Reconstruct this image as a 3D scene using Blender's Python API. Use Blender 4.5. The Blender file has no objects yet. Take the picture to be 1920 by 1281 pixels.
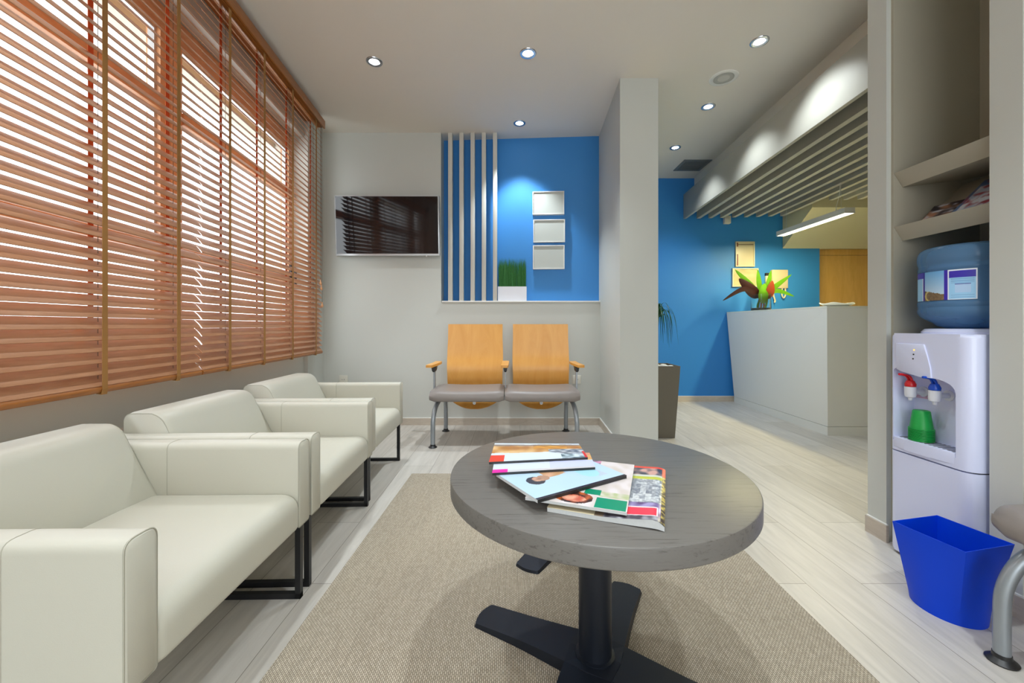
import bpy, bmesh, math, random
from mathutils import Vector, Matrix, noise
R = math.radians
random.seed(7)
scene = bpy.context.scene
COL = scene.collection

# ------------------------------------------------------------------ camera, world, exposure
F = 755.0            # focal length in pixels of the 1920 px wide frame
CAMZ = 0.916
HZ = 611.0           # horizon row
cam_d = bpy.data.cameras.new('camera'); cam = bpy.data.objects.new('camera', cam_d); COL.objects.link(cam)
cam.location = (0, 0, CAMZ); cam.rotation_euler = (R(90), 0, 0)
cam_d.sensor_width = 36; cam_d.sensor_fit = 'HORIZONTAL'; cam_d.lens = F / 1920 * 36
cam_d.shift_y = -(640.5 - HZ) / 1920
cam_d.clip_start = 0.02
scene.camera = cam
scene.view_settings.view_transform = 'Standard'; scene.view_settings.look = 'None'
scene.view_settings.exposure = 0.33; scene.view_settings.gamma = 1; scene.view_settings.use_curve_mapping = False
scene.cycles.use_denoising = True
scene.cycles.max_bounces = 10; scene.cycles.diffuse_bounces = 6; scene.cycles.glossy_bounces = 4
scene.cycles.transmission_bounces = 8; scene.cycles.transparent_max_bounces = 8
scene.cycles.sample_clamp_indirect = 6
scene.cycles.caustics_reflective = False; scene.cycles.caustics_refractive = False

world = bpy.data.worlds.new('World'); scene.world = world; world.use_nodes = True
wb = world.node_tree.nodes['Background']; wb.inputs[0].default_value = (0.90, 0.96, 1.0, 1); wb.inputs[1].default_value = 4.0

SPOT_W = 58.0
SPOT_COL = (0.88, 0.96, 1.0)
PEND_COL = (1.0, 0.87, 0.48)

# ------------------------------------------------------------------ helpers
def lin(c):
    c /= 255.0
    return c / 12.92 if c <= 0.04045 else ((c + 0.055) / 1.055) ** 2.4
def rgb(r, g, b): return (lin(r), lin(g), lin(b), 1)

def nodes(m):
    m.use_nodes = True
    nt = m.node_tree
    return nt, nt.nodes['Principled BSDF']
def mat(name, col, rough=0.5, metal=0.0, spec=0.5, noise_amt=0.0, noise_scale=3.0, bump=0.0, bump_scale=60.0, **kw):
    m = bpy.data.materials.new(name); nt, b = nodes(m)
    b.inputs['Base Color'].default_value = col if len(col) == 4 else (*col, 1)
    b.inputs['Roughness'].default_value = rough; b.inputs['Metallic'].default_value = metal
    b.inputs['Specular IOR Level'].default_value = spec
    tc = nt.nodes.new('ShaderNodeTexCoord')
    n = nt.nodes.new('ShaderNodeTexNoise'); n.inputs['Scale'].default_value = noise_scale; n.inputs['Detail'].default_value = 4
    nt.links.new(tc.outputs['Object'], n.inputs['Vector'])
    hv = nt.nodes.new('ShaderNodeHueSaturation'); hv.inputs['Color'].default_value = b.inputs['Base Color'].default_value
    mr = nt.nodes.new('ShaderNodeMapRange'); mr.inputs['To Min'].default_value = 1 - noise_amt; mr.inputs['To Max'].default_value = 1 + noise_amt
    nt.links.new(n.outputs['Fac'], mr.inputs['Value']); nt.links.new(mr.outputs[0], hv.inputs['Value'])
    nt.links.new(hv.outputs[0], b.inputs['Base Color'])
    if bump:
        n2 = nt.nodes.new('ShaderNodeTexNoise'); n2.inputs['Scale'].default_value = bump_scale; n2.inputs['Detail'].default_value = 3
        nt.links.new(tc.outputs['Object'], n2.inputs['Vector'])
        bp = nt.nodes.new('ShaderNodeBump'); bp.inputs['Strength'].default_value = bump; bp.inputs['Distance'].default_value = 0.002
        nt.links.new(n2.outputs['Fac'], bp.inputs['Height']); nt.links.new(bp.outputs[0], b.inputs['Normal'])
    for k, v in kw.items(): b.inputs[k.replace('_', ' ')].default_value = v
    return m
def emit(name, col, s):
    m = bpy.data.materials.new(name); nt, b = nodes(m)
    b.inputs['Base Color'].default_value = (*col[:3], 1)
    b.inputs['Emission Color'].default_value = (*col[:3], 1); b.inputs['Emission Strength'].default_value = s
    return m
def wood(name, c1, c2, scale=(1, 1, 1), rough=0.4, nscale=4.0, translucent=0.0, bump=0.0, coords='Object', dist=1.5):
    m = bpy.data.materials.new(name); nt, b = nodes(m)
    tc = nt.nodes.new('ShaderNodeTexCoord'); mp = nt.nodes.new('ShaderNodeMapping'); mp.inputs['Scale'].default_value = scale
    nt.links.new(tc.outputs[coords], mp.inputs['Vector'])
    n = nt.nodes.new('ShaderNodeTexNoise'); n.inputs['Scale'].default_value = nscale; n.inputs['Detail'].default_value = 8
    n.inputs['Roughness'].default_value = 0.65; n.inputs['Distortion'].default_value = dist
    nt.links.new(mp.outputs[0], n.inputs['Vector'])
    cr = nt.nodes.new('ShaderNodeValToRGB'); cr.color_ramp.elements[0].color = c1; cr.color_ramp.elements[1].color = c2
    cr.color_ramp.elements[0].position = 0.32; cr.color_ramp.elements[1].position = 0.68
    nt.links.new(n.outputs['Fac'], cr.inputs[0]); nt.links.new(cr.outputs[0], b.inputs['Base Color'])
    b.inputs['Roughness'].default_value = rough
    if bump:
        bp = nt.nodes.new('ShaderNodeBump'); bp.inputs['Strength'].default_value = bump; bp.inputs['Distance'].default_value = 0.002
        nt.links.new(n.outputs['Fac'], bp.inputs['Height']); nt.links.new(bp.outputs[0], b.inputs['Normal'])
    if translucent:
        t = nt.nodes.new('ShaderNodeBsdfTranslucent'); t.inputs[0].default_value = (0.85, 0.30, 0.14, 1)
        mx = nt.nodes.new('ShaderNodeMixShader'); mx.inputs[0].default_value = translucent
        out = nt.nodes['Material Output']
        nt.links.new(b.outputs[0], mx.inputs[1]); nt.links.new(t.outputs[0], mx.inputs[2]); nt.links.new(mx.outputs[0], out.inputs[0])
    return m

def link(name, me, parent=None):
    o = bpy.data.objects.new(name, me); COL.objects.link(o)
    if parent is not None: o.parent = parent
    return o
def obj(name, bm, m, parent=None, smooth=True, wn=False, ang=38):
    bmesh.ops.recalc_face_normals(bm, faces=bm.faces[:])
    me = bpy.data.meshes.new(name); bm.to_mesh(me); bm.free()
    ms = m if isinstance(m, (list, tuple)) else [m]
    for x in ms: me.materials.append(x)
    if smooth:
        me.polygons.foreach_set('use_smooth', [True] * len(me.polygons)); me.set_sharp_from_angle(angle=R(ang))
    o = link(name, me, parent)
    if wn:
        w = o.modifiers.new('wn', 'WEIGHTED_NORMAL'); w.keep_sharp = True
    return o
def thing(name, label, cat, loc=(0, 0, 0), rz=0, group=None):
    o = bpy.data.objects.new(name, None); COL.objects.link(o); o.empty_display_size = 0.1
    o.location = loc; o.rotation_euler = (0, 0, rz); o['label'] = label; o['category'] = cat
    if group: o['group'] = group
    return o
def tag(o, label, cat, group=None, kind=None):
    o['label'] = label; o['category'] = cat
    if group: o['group'] = group
    if kind: o['kind'] = kind
    return o
def struct(o, label=None, cat=None):
    o['kind'] = 'structure'
    if label: o['label'] = label
    if cat: o['category'] = cat
    return o

def box(bm, x0, x1, y0, y1, z0, z1, mi=0, bev=0.0, seg=3, M=None, taper=None):
    x0, x1 = min(x0, x1), max(x0, x1); y0, y1 = min(y0, y1), max(y0, y1); z0, z1 = min(z0, z1), max(z0, z1)
    v = [bm.verts.new((x, y, z)) for z in (z0, z1) for (x, y) in ((x0, y0), (x1, y0), (x1, y1), (x0, y1))]
    fs = [(0, 3, 2, 1), (4, 5, 6, 7), (0, 1, 5, 4), (1, 2, 6, 5), (2, 3, 7, 6), (3, 0, 4, 7)]
    f = [bm.faces.new([v[i] for i in q]) for q in fs]
    for q in f: q.material_index = mi
    if M is not None: bmesh.ops.transform(bm, matrix=M, verts=v)
    if bev:
        es = list({e for q in f for e in q.edges})
        bmesh.ops.bevel(bm, geom=es, offset=bev, segments=seg, profile=0.5, affect='EDGES', clamp_overlap=True, material=-1)
    return v
def prism(bm, pts, axis, a0, a1, bev=0.0, seg=3, mi=0, M=None):
    """pts: 2D polygon; axis 'x': (y,z), 'y': (x,z), 'z': (x,y)"""
    def mk(p, a):
        if axis == 'x': return (a, p[0], p[1])
        if axis == 'y': return (p[0], a, p[1])
        return (p[0], p[1], a)
    A = [bm.verts.new(mk(p, a0)) for p in pts]; B = [bm.verts.new(mk(p, a1)) for p in pts]
    f = [bm.faces.new(A), bm.faces.new(B[::-1])]
    n = len(pts)
    for i in range(n): f.append(bm.faces.new((A[i], B[i], B[(i + 1) % n], A[(i + 1) % n])))
    for q in f: q.material_index = mi
    if M is not None: bmesh.ops.transform(bm, matrix=M, verts=A + B)
    if bev:
        es = list({e for q in f for e in q.edges})
        bmesh.ops.bevel(bm, geom=es, offset=bev, segments=seg, profile=0.5, affect='EDGES', clamp_overlap=True, material=-1)
def rounded(poly, r, n=5):
    """round the corners of a 2D polygon; r may be a list"""
    out = []
    N = len(poly)
    for i in range(N):
        p = Vector(poly[i]); a = Vector(poly[i - 1]); b = Vector(poly[(i + 1) % N])
        rr = r[i] if isinstance(r, (list, tuple)) else r
        if rr <= 0: out.append(tuple(p)); continue
        da = (a - p).normalized(); db = (b - p).normalized()
        t = min(rr, (a - p).length * 0.49, (b - p).length * 0.49)
        s = p + da * t; e = p + db * t
        for k in range(n + 1):
            u = k / n
            out.append(tuple((1 - u) ** 2 * s + 2 * u * (1 - u) * p + u * u * e))
    return out
def smooth_path(P, n=6):
    P = [Vector(p) for p in P]; out = []
    for i in range(len(P) - 1):
        p0 = P[max(i - 1, 0)]; p1 = P[i]; p2 = P[i + 1]; p3 = P[min(i + 2, len(P) - 1)]
        for k in range(n):
            t = k / n
            out.append(0.5 * ((2 * p1) + (-p0 + p2) * t + (2 * p0 - 5 * p1 + 4 * p2 - p3) * t * t + (-p0 + 3 * p1 - 3 * p2 + p3) * t ** 3))
    out.append(P[-1]); return out
def tube(bm, pts, r, n=12, mi=0, cap=True, rs=None):
    pts = [Vector(p) for p in pts]
    rings = []; up = None
    for i, p in enumerate(pts):
        d = (pts[min(i + 1, len(pts) - 1)] - pts[max(i - 1, 0)]).normalized()
        if up is None:
            up = Vector((0, 0, 1)) if abs(d.z) < 0.9 else Vector((1, 0, 0))
        s = d.cross(up).normalized(); up = s.cross(d).normalized()
        rr = rs[i] if rs else r
        rings.append([bm.verts.new(p + (s * math.cos(2 * math.pi * k / n) + up * math.sin(2 * math.pi * k / n)) * rr) for k in range(n)])
    for a, b in zip(rings, rings[1:]):
        for k in range(n):
            f = bm.faces.new((a[k], a[(k + 1) % n], b[(k + 1) % n], b[k])); f.material_index = mi
    if cap:
        bm.faces.new(rings[0]).material_index = mi; bm.faces.new(rings[-1][::-1]).material_index = mi
def lathe(bm, prof, n=48, c=(0, 0), mi=0, closed=False):
    rings = []
    for (r, z) in prof:
        if r < 1e-6: rings.append([bm.verts.new((c[0], c[1], z))])
        else: rings.append([bm.verts.new((c[0] + r * math.cos(2 * math.pi * k / n), c[1] + r * math.sin(2 * math.pi * k / n), z)) for k in range(n)])
    for a, b in zip(rings, rings[1:]):
        for k in range(n):
            k2 = (k + 1) % n
            if len(a) == 1 and len(b) == 1: continue
            if len(a) == 1: f = bm.faces.new((a[0], b[k], b[k2]))
            elif len(b) == 1: f = bm.faces.new((a[k], a[k2], b[0]))
            else: f = bm.faces.new((a[k], a[k2], b[k2], b[k]))
            f.material_index = mi
def rectloop(bm, pts, w, h=None):
    """closed/open square-section bar through axis points (mitre ignored): boxes between points"""
    for a, b in zip(pts, pts[1:]):
        a = Vector(a); b = Vector(b); lo = Vector(map(min, a, b)); hi = Vector(map(max, a, b)); t = w / 2
        box(bm, lo.x - t, hi.x + t, lo.y - t, hi.y + t, lo.z - t, hi.z + t)
def curve_strip(bm, P, nx, ny):
    vs = [[bm.verts.new(P(i / nx, j / ny)) for i in range(nx + 1)] for j in range(ny + 1)]
    for j in range(ny):
        for i in range(nx): bm.faces.new((vs[j][i], vs[j][i + 1], vs[j + 1][i + 1], vs[j + 1][i]))
def print_mat(name, rough=0.3):
    m = bpy.data.materials.new(name); nt, b = nodes(m)
    a = nt.nodes.new('ShaderNodeAttribute'); a.attribute_name = 'Col'
    nt.links.new(a.outputs['Color'], b.inputs['Base Color']); b.inputs['Roughness'].default_value = rough
    return m
def painted(name, P, nx, ny, colf, m, parent=None):
    """a printed sheet: geometry from P(u,v), the printing from colf(u,v) -> sRGB 0-255"""
    bm = bmesh.new(); curve_strip(bm, P, nx, ny)
    me = bpy.data.meshes.new(name); bm.to_mesh(me); bm.free(); me.materials.append(m)
    ca = me.color_attributes.new('Col', 'FLOAT_COLOR', 'CORNER')
    k = 0
    for p in me.polygons:
        i = p.index % nx; j = p.index // nx
        c = colf((i + 0.5) / nx, (j + 0.5) / ny); c = rgb(*c)
        for _ in p.loop_indices: ca.data[k].color = c; k += 1
    me.polygons.foreach_set('use_smooth', [True] * len(me.polygons))
    return link(name, me, parent)
def copy_tree(root):
    r = root.copy(); COL.objects.link(r)
    for ch in list(root.children):
        c = ch.copy(); COL.objects.link(c); c.parent = r
        for g in list(ch.children):
            d = g.copy(); COL.objects.link(d); d.parent = c
    return r
def at(px, py, z):
    Y = (CAMZ - z) * F / (py - HZ); return Vector(((px - 960) / F * Y, Y, z))
def mixc(a, b, t):
    t = max(0, min(1, t)); return tuple(a[i] * (1 - t) + b[i] * t for i in range(3))
def nz(x, y, s, o=0): return noise.noise(Vector((x * s, y * s, o)))
ORD = ['first', 'second', 'third', 'fourth', 'fifth', 'sixth', 'seventh', 'eighth', 'ninth', 'tenth', 'eleventh', 'twelfth']

# ------------------------------------------------------------------ materials
M_wall = mat('wall_paint', (0.58, 0.595, 0.56), 0.7, noise_amt=0.015, bump=0.05, bump_scale=200)
M_ceil = mat('ceiling_paint', (0.80, 0.76, 0.69), 0.8, noise_amt=0.01)
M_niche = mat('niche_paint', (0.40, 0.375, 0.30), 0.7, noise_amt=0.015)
M_blue = mat('blue_paint', (0.035, 0.235, 0.60), 0.55, noise_amt=0.015)
M_bluet = mat('teal_blue_paint', (0.025, 0.215, 0.60), 0.55, noise_amt=0.015)
M_white = mat('white_lacquer', (0.78, 0.78, 0.75), 0.4, noise_amt=0.01)
M_slatp = mat('slat_paint', (0.62, 0.61, 0.56), 0.5, noise_amt=0.01)
M_grey = mat('canopy_grey', (0.43, 0.42, 0.37), 0.5, noise_amt=0.02)
M_bulk = mat('bulkhead_paint', (0.62, 0.58, 0.40), 0.7, noise_amt=0.01)
M_leather = mat('cream_leather', (0.55, 0.54, 0.465), 0.42, noise_amt=0.012, bump=0.08, bump_scale=400)
M_seam = mat('seam_thread', (0.42, 0.41, 0.34), 0.7)
M_black = mat('black_metal', (0.012, 0.012, 0.014), 0.4, metal=0.2)
M_blackgl = mat('black_powder_coat', (0.014, 0.018, 0.028), 0.33, metal=0.4, bump=0.15, bump_scale=900)
M_plas = mat('black_plastic', (0.015, 0.015, 0.016), 0.4)
M_steel = mat('silver_tube', (0.33, 0.36, 0.39), 0.34, metal=0.55)
M_chrome = mat('chrome', (0.6, 0.63, 0.68), 0.2, metal=0.9)
M_vinyl = mat('taupe_vinyl', (0.245, 0.215, 0.20), 0.42, noise_amt=0.02, bump=0.1, bump_scale=500)
M_beech = wood('beech_ply', rgb(214, 150, 66), rgb(226, 166, 84), (3, 3, 0.6), 0.35, 3.0)
M_oakdoor = wood('door_veneer', rgb(206, 162, 84), rgb(222, 180, 106), (2.5, 2.5, 0.35), 0.4, 4.0)
M_frame = wood('window_wood', rgb(196, 140, 96), rgb(216, 164, 122), (4, 1, 4), 0.4, 4.0)
M_slat = wood('slat_wood', rgb(170, 120, 86), rgb(190, 142, 108), (14, 1.2, 14), 0.30, 4.0, translucent=0.03)
M_pelmet = wood('pelmet_wood', rgb(146, 88, 36), rgb(172, 108, 48), (10, 1.2, 10), 0.35, 4.0)
M_tape = mat('ladder_tape', rgb(158, 112, 58), 0.8, noise_amt=0.05, noise_scale=80)
def back_tape():
    m = bpy.data.materials.new('back_tape'); nt, b = nodes(m)
    b.inputs['Base Color'].default_value = rgb(190, 96, 50); b.inputs['Roughness'].default_value = 0.8
    t = nt.nodes.new('ShaderNodeBsdfTranslucent'); t.inputs[0].default_value = rgb(205, 88, 44)
    mx = nt.nodes.new('ShaderNodeMixShader'); mx.inputs[0].default_value = 0.25
    nt.links.new(b.outputs[0], mx.inputs[1]); nt.links.new(t.outputs[0], mx.inputs[2]); nt.links.new(mx.outputs[0], nt.nodes['Material Output'].inputs[0])
    return m
M_btape = back_tape()
M_cord = mat('cord', (0.10, 0.07, 0.05), 0.8)
M_base = wood('baseboard_wood', rgb(186, 174, 160), rgb(202, 192, 178), (1.5, 1.5, 8), 0.5, 4.0)
M_screen = mat('screen_glass', (0.006, 0.006, 0.008), 0.06, spec=0.6)
M_silver = mat('silver_bezel', (0.60, 0.62, 0.64), 0.3, metal=0.3)
M_board = mat('frame_board', (0.50, 0.53, 0.50), 0.5, noise_amt=0.02, noise_scale=6)
M_framew = mat('white_frame', (0.70, 0.70, 0.68), 0.4)
M_outlet = mat('outlet_plastic', (0.70, 0.68, 0.60), 0.35)
M_cooler = mat('cooler_plastic', (0.68, 0.72, 0.93), 0.25, noise_amt=0.005)
M_coolg = mat('cooler_grey', (0.42, 0.44, 0.50), 0.4)
M_line = mat('dark_gap', (0.03, 0.03, 0.035), 0.8)
M_red = mat('red_plastic', rgb(206, 24, 34), 0.3)
M_bluep = mat('blue_plastic', rgb(16, 74, 190), 0.3)
M_bin = mat('bin_plastic', rgb(0, 66, 216), 0.45, spec=0.25, noise_amt=0.01)
M_green = mat('green_plastic', rgb(12, 150, 62), 0.4)
M_pot = mat('pot_grey', rgb(104, 98, 86), 0.45, noise_amt=0.02)
M_potw = mat('white_pot', (0.72, 0.72, 0.78), 0.35)
M_stone = mat('white_pebble', (0.8, 0.8, 0.78), 0.6)
M_leaf = mat('palm_leaf', rgb(48, 104, 56), 0.4, noise_amt=0.2, noise_scale=30)
M_leafb = mat('bright_leaf', rgb(112, 176, 34), 0.4, noise_amt=0.15, noise_scale=20)
M_leafd = mat('dark_red_leaf', rgb(66, 26, 24), 0.4, noise_amt=0.2, noise_scale=20)
M_leafr = mat('rust_leaf', rgb(150, 62, 30), 0.45, noise_amt=0.2, noise_scale=20)
M_grass = mat('grass_blade', rgb(56, 116, 56), 0.5, noise_amt=0.4, noise_scale=60)
M_trunk = mat('trunk_bark', rgb(120, 78, 48), 0.8, noise_amt=0.2, noise_scale=30)
M_soil = mat('soil', rgb(50, 40, 32), 0.9)
M_paper = mat('page_paper', (0.62, 0.64, 0.64), 0.6, noise_amt=0.06, noise_scale=200)
M_print = print_mat('glossy_print', 0.28)
M_label = print_mat('bottle_label_print', 0.4)
M_white_em = emit('lamp_lens', (0.93, 0.97, 1.0), 14)
M_pend_em = emit('tube_diffuser', (1.0, 0.90, 0.60), 9)
M_ledo = emit('orange_indicator', (1.0, 0.5, 0.1), 1.2)
M_vent = mat('vent_grey', (0.20, 0.22, 0.23), 0.5)

def glass(name, col, rough=0.0, ior=1.45):
    m = bpy.data.materials.new(name); nt, b = nodes(m)
    b.inputs['Base Color'].default_value = (*col, 1); b.inputs['Transmission Weight'].default_value = 1
    b.inputs['Roughness'].default_value = rough; b.inputs['IOR'].default_value = ior
    return m
M_glass = glass('clear_glass', (0.95, 1, 0.98))
def bottle_mat(name='bottle_blue', k=0.60):
    m = bpy.data.materials.new(name); nt, b = nodes(m)
    b.inputs['Base Color'].default_value = (0.20, 0.42, 0.72, 1); b.inputs['Roughness'].default_value = 0.12
    b.inputs['Transmission Weight'].default_value = 0.0
    t = nt.nodes.new('ShaderNodeBsdfTransparent'); t.inputs[0].default_value = (0.60, 0.80, 0.96, 1)
    mx = nt.nodes.new('ShaderNodeMixShader'); mx.inputs[0].default_value = k
    nt.links.new(b.outputs[0], mx.inputs[1]); nt.links.new(t.outputs[0], mx.inputs[2]); nt.links.new(mx.outputs[0], nt.nodes['Material Output'].inputs[0])
    return m
M_bottle = bottle_mat(); M_water = bottle_mat('tinted_water', 0.88)
def pane_mat():
    m = bpy.data.materials.new('window_pane'); nt, b = nodes(m)
    t = nt.nodes.new('ShaderNodeBsdfTransparent'); g = nt.nodes.new('ShaderNodeBsdfGlossy'); g.inputs['Roughness'].default_value = 0.02
    mx = nt.nodes.new('ShaderNodeMixShader'); mx.inputs[0].default_value = 0.06
    nt.links.new(t.outputs[0], mx.inputs[1]); nt.links.new(g.outputs[0], mx.inputs[2]); nt.links.new(mx.outputs[0], nt.nodes['Material Output'].inputs[0])
    return m
M_pane = pane_mat()

def floor_mat():
    m = bpy.data.materials.new('floor_planks'); nt, b = nodes(m); L = nt.links
    tc = nt.nodes.new('ShaderNodeTexCoord'); mp = nt.nodes.new('ShaderNodeMapping')
    mp.inputs['Rotation'].default_value = (0, 0, R(90)); mp.inputs['Location'].default_value = (0.23, -1.045 + 0.195 * 20, 0)
    L.new(tc.outputs['Object'], mp.inputs['Vector'])
    br = nt.nodes.new('ShaderNodeTexBrick'); br.inputs['Scale'].default_value = 1; br.inputs['Brick Width'].default_value = 1.2
    br.inputs['Row Height'].default_value = 0.195; br.inputs['Mortar Size'].default_value = 0.0012; br.inputs['Mortar Smooth'].default_value = 0.2
    br.offset = 0.37; br.inputs['Bias'].default_value = 0
    br.inputs['Color1'].default_value = rgb(200, 195, 188); br.inputs['Color2'].default_value = rgb(186, 180, 171); br.inputs['Mortar'].default_value = rgb(128, 122, 112)
    L.new(mp.outputs[0], br.inputs['Vector'])
    mp2 = nt.nodes.new('ShaderNodeMapping'); mp2.inputs['Scale'].default_value = (9, 0.9, 1); L.new(tc.outputs['Object'], mp2.inputs['Vector'])
    n = nt.nodes.new('ShaderNodeTexNoise'); n.inputs['Scale'].default_value = 3; n.inputs['Detail'].default_value = 8; n.inputs['Distortion'].default_value = 0.8; n.inputs['Roughness'].default_value = 0.6
    L.new(mp2.outputs[0], n.inputs['Vector'])
    mr = nt.nodes.new('ShaderNodeMapRange'); mr.inputs['From Min'].default_value = 0.3; mr.inputs['From Max'].default_value = 0.7
    mr.inputs['To Min'].default_value = 0.84; mr.inputs['To Max'].default_value = 1.08
    L.new(n.outputs['Fac'], mr.inputs['Value'])
    hv = nt.nodes.new('ShaderNodeHueSaturation'); L.new(br.outputs['Color'], hv.inputs['Color']); L.new(mr.outputs[0], hv.inputs['Value'])
    L.new(hv.outputs[0], b.inputs['Base Color']); b.inputs['Roughness'].default_value = 0.42
    return m
def rug_mat():
    m = bpy.data.materials.new('rug_weave'); nt, b = nodes(m); L = nt.links
    tc = nt.nodes.new('ShaderNodeTexCoord')
    mp = nt.nodes.new('ShaderNodeMapping'); mp.inputs['Rotation'].default_value = (0, 0, R(90)); L.new(tc.outputs['Object'], mp.inputs['Vector'])
    br = nt.nodes.new('ShaderNodeTexBrick'); br.inputs['Scale'].default_value = 1; br.inputs['Brick Width'].default_value = 0.011
    br.inputs['Row Height'].default_value = 0.0052; br.inputs['Mortar Size'].default_value = 0.0011; br.inputs['Mortar Smooth'].default_value = 0.6; br.offset = 0.5
    br.inputs['Color1'].default_value = rgb(198, 187, 168); br.inputs['Color2'].default_value = rgb(176, 164, 144); br.inputs['Mortar'].default_value = rgb(108, 98, 84)
    L.new(mp.outputs[0], br.inputs['Vector'])
    mp2 = nt.nodes.new('ShaderNodeMapping'); mp2.inputs['Scale'].default_value = (60, 1.2, 1); L.new(tc.outputs['Object'], mp2.inputs['Vector'])
    n = nt.nodes.new('ShaderNodeTexNoise'); n.inputs['Scale'].default_value = 2; n.inputs['Detail'].default_value = 3; L.new(mp2.outputs[0], n.inputs['Vector'])
    mr = nt.nodes.new('ShaderNodeMapRange'); mr.inputs['To Min'].default_value = 0.82; mr.inputs['To Max'].default_value = 1.14; L.new(n.outputs['Fac'], mr.inputs['Value'])
    hv = nt.nodes.new('ShaderNodeHueSaturation'); L.new(br.outputs['Color'], hv.inputs['Color']); L.new(mr.outputs[0], hv.inputs['Value'])
    L.new(hv.outputs[0], b.inputs['Base Color']); b.inputs['Roughness'].default_value = 0.85
    bp = nt.nodes.new('ShaderNodeBump'); bp.inputs['Strength'].default_value = 0.5; bp.inputs['Distance'].default_value = 0.002
    inv = nt.nodes.new('ShaderNodeMath'); inv.operation = 'SUBTRACT'; inv.inputs[0].default_value = 1; L.new(br.outputs['Fac'], inv.inputs[1])
    L.new(inv.outputs[0], bp.inputs['Height']); L.new(bp.outputs[0], b.inputs['Normal'])
    return m
def table_mat():
    m = bpy.data.materials.new('grey_oak'); nt, b = nodes(m); L = nt.links
    tc = nt.nodes.new('ShaderNodeTexCoord'); mp = nt.nodes.new('ShaderNodeMapping'); mp.inputs['Rotation'].default_value = (0, 0, R(14)); mp.inputs['Scale'].default_value = (0.8, 15, 15)
    L.new(tc.outputs['Object'], mp.inputs['Vector'])
    n = nt.nodes.new('ShaderNodeTexNoise'); n.inputs['Scale'].default_value = 9; n.inputs['Detail'].default_value = 6; n.inputs['Distortion'].default_value = 0.7; n.inputs['Roughness'].default_value = 0.7
    L.new(mp.outputs[0], n.inputs['Vector'])
    cr = nt.nodes.new('ShaderNodeValToRGB'); e = cr.color_ramp.elements
    e[0].position = 0.33; e[0].color = rgb(80, 76, 72); e[1].position = 0.46; e[1].color = rgb(106, 103, 99)
    L.new(n.outputs['Fac'], cr.inputs[0]); L.new(cr.outputs[0], b.inputs['Base Color'])
    bp = nt.nodes.new('ShaderNodeBump'); bp.inputs['Strength'].default_value = 0.35; bp.inputs['Distance'].default_value = 0.001
    L.new(n.outputs['Fac'], bp.inputs['Height']); L.new(bp.outputs[0], b.inputs['Normal'])
    b.inputs['Roughness'].default_value = 0.38
    return m

# ------------------------------------------------------------------ the setting
CZ = 2.70
bm = bmesh.new(); box(bm, -2.6, 5.0, -2.6, 5.6, -0.1, 0.0); struct(obj('floor', bm, floor_mat(), smooth=False))
bm = bmesh.new(); box(bm, -2.6, 5.0, -2.6, 5.6, CZ, CZ + 0.12); struct(obj('ceiling', bm, M_ceil, smooth=False))

# back wall with the recess above the ledge
BW = 3.72
bm = bmesh.new()
box(bm, -2.3, -0.656, BW, BW + 0.3, 0, CZ)
box(bm, -0.656, 0.83, BW, BW + 0.3, 0, 1.132)
struct(obj('wall_back', bm, M_wall, smooth=False))
bm = bmesh.new(); prism(bm, [(-0.656, 3.88), (0.83, 3.785), (0.83, 3.99), (-0.656, 3.99)], 'z', 1.132, CZ)
struct(obj('wall_niche', bm, M_blue, smooth=False))
bm = bmesh.new(); box(bm, -0.648, 0.815, BW - 0.012, BW + 0.16, 1.132, 1.146, bev=0.002, seg=2)
struct(obj('trim_1', bm, M_white))
# column / stub wall
bm = bmesh.new(); prism(bm, [(0.778, 2.90), (1.053, 2.90), (1.085, 4.87), (0.86, 4.87), (0.815, 3.72)], 'z', 0, CZ)
struct(obj('wall_column', bm, M_wall, smooth=False))
# blue reception wall
RW = 4.87
bm = bmesh.new(); box(bm, 0.9, 3.72, RW, RW + 0.12, 0, CZ); struct(obj('wall_reception', bm, M_bluet, smooth=False))
bm = bmesh.new(); box(bm, 3.72, 5.0, RW + 0.2, RW + 0.3, 0, CZ); box(bm, 3.72, 5.0, RW, RW + 0.2, 1.87, CZ)
struct(obj('wall_recess', bm, M_bulk, smooth=False))
# reception side walls, closing the space
bm = bmesh.new(); box(bm, 4.9, 5.0, 1.83, 5.2, 0, CZ); struct(obj('wall_east', bm, M_wall, smooth=False))
# right wall with niche
NX = 1.59
bm = bmesh.new(); box(bm, NX, 4.95, 1.71, 1.80, 0, CZ); struct(obj('wall_partition', bm, M_wall, smooth=False))
bm = bmesh.new(); box(bm, NX, 2.06, 1.253, 1.341, 0, CZ); struct(obj('wall_pier', bm, M_wall, smooth=False))
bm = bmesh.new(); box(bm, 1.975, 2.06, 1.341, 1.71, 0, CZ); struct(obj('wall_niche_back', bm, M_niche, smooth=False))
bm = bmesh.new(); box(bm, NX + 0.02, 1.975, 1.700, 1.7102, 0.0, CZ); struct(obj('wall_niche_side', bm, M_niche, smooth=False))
bm = bmesh.new(); box(bm, 1.95, 2.06, -2.3, 1.253, 0, CZ); struct(obj('wall_right', bm, M_wall, smooth=False))
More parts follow.
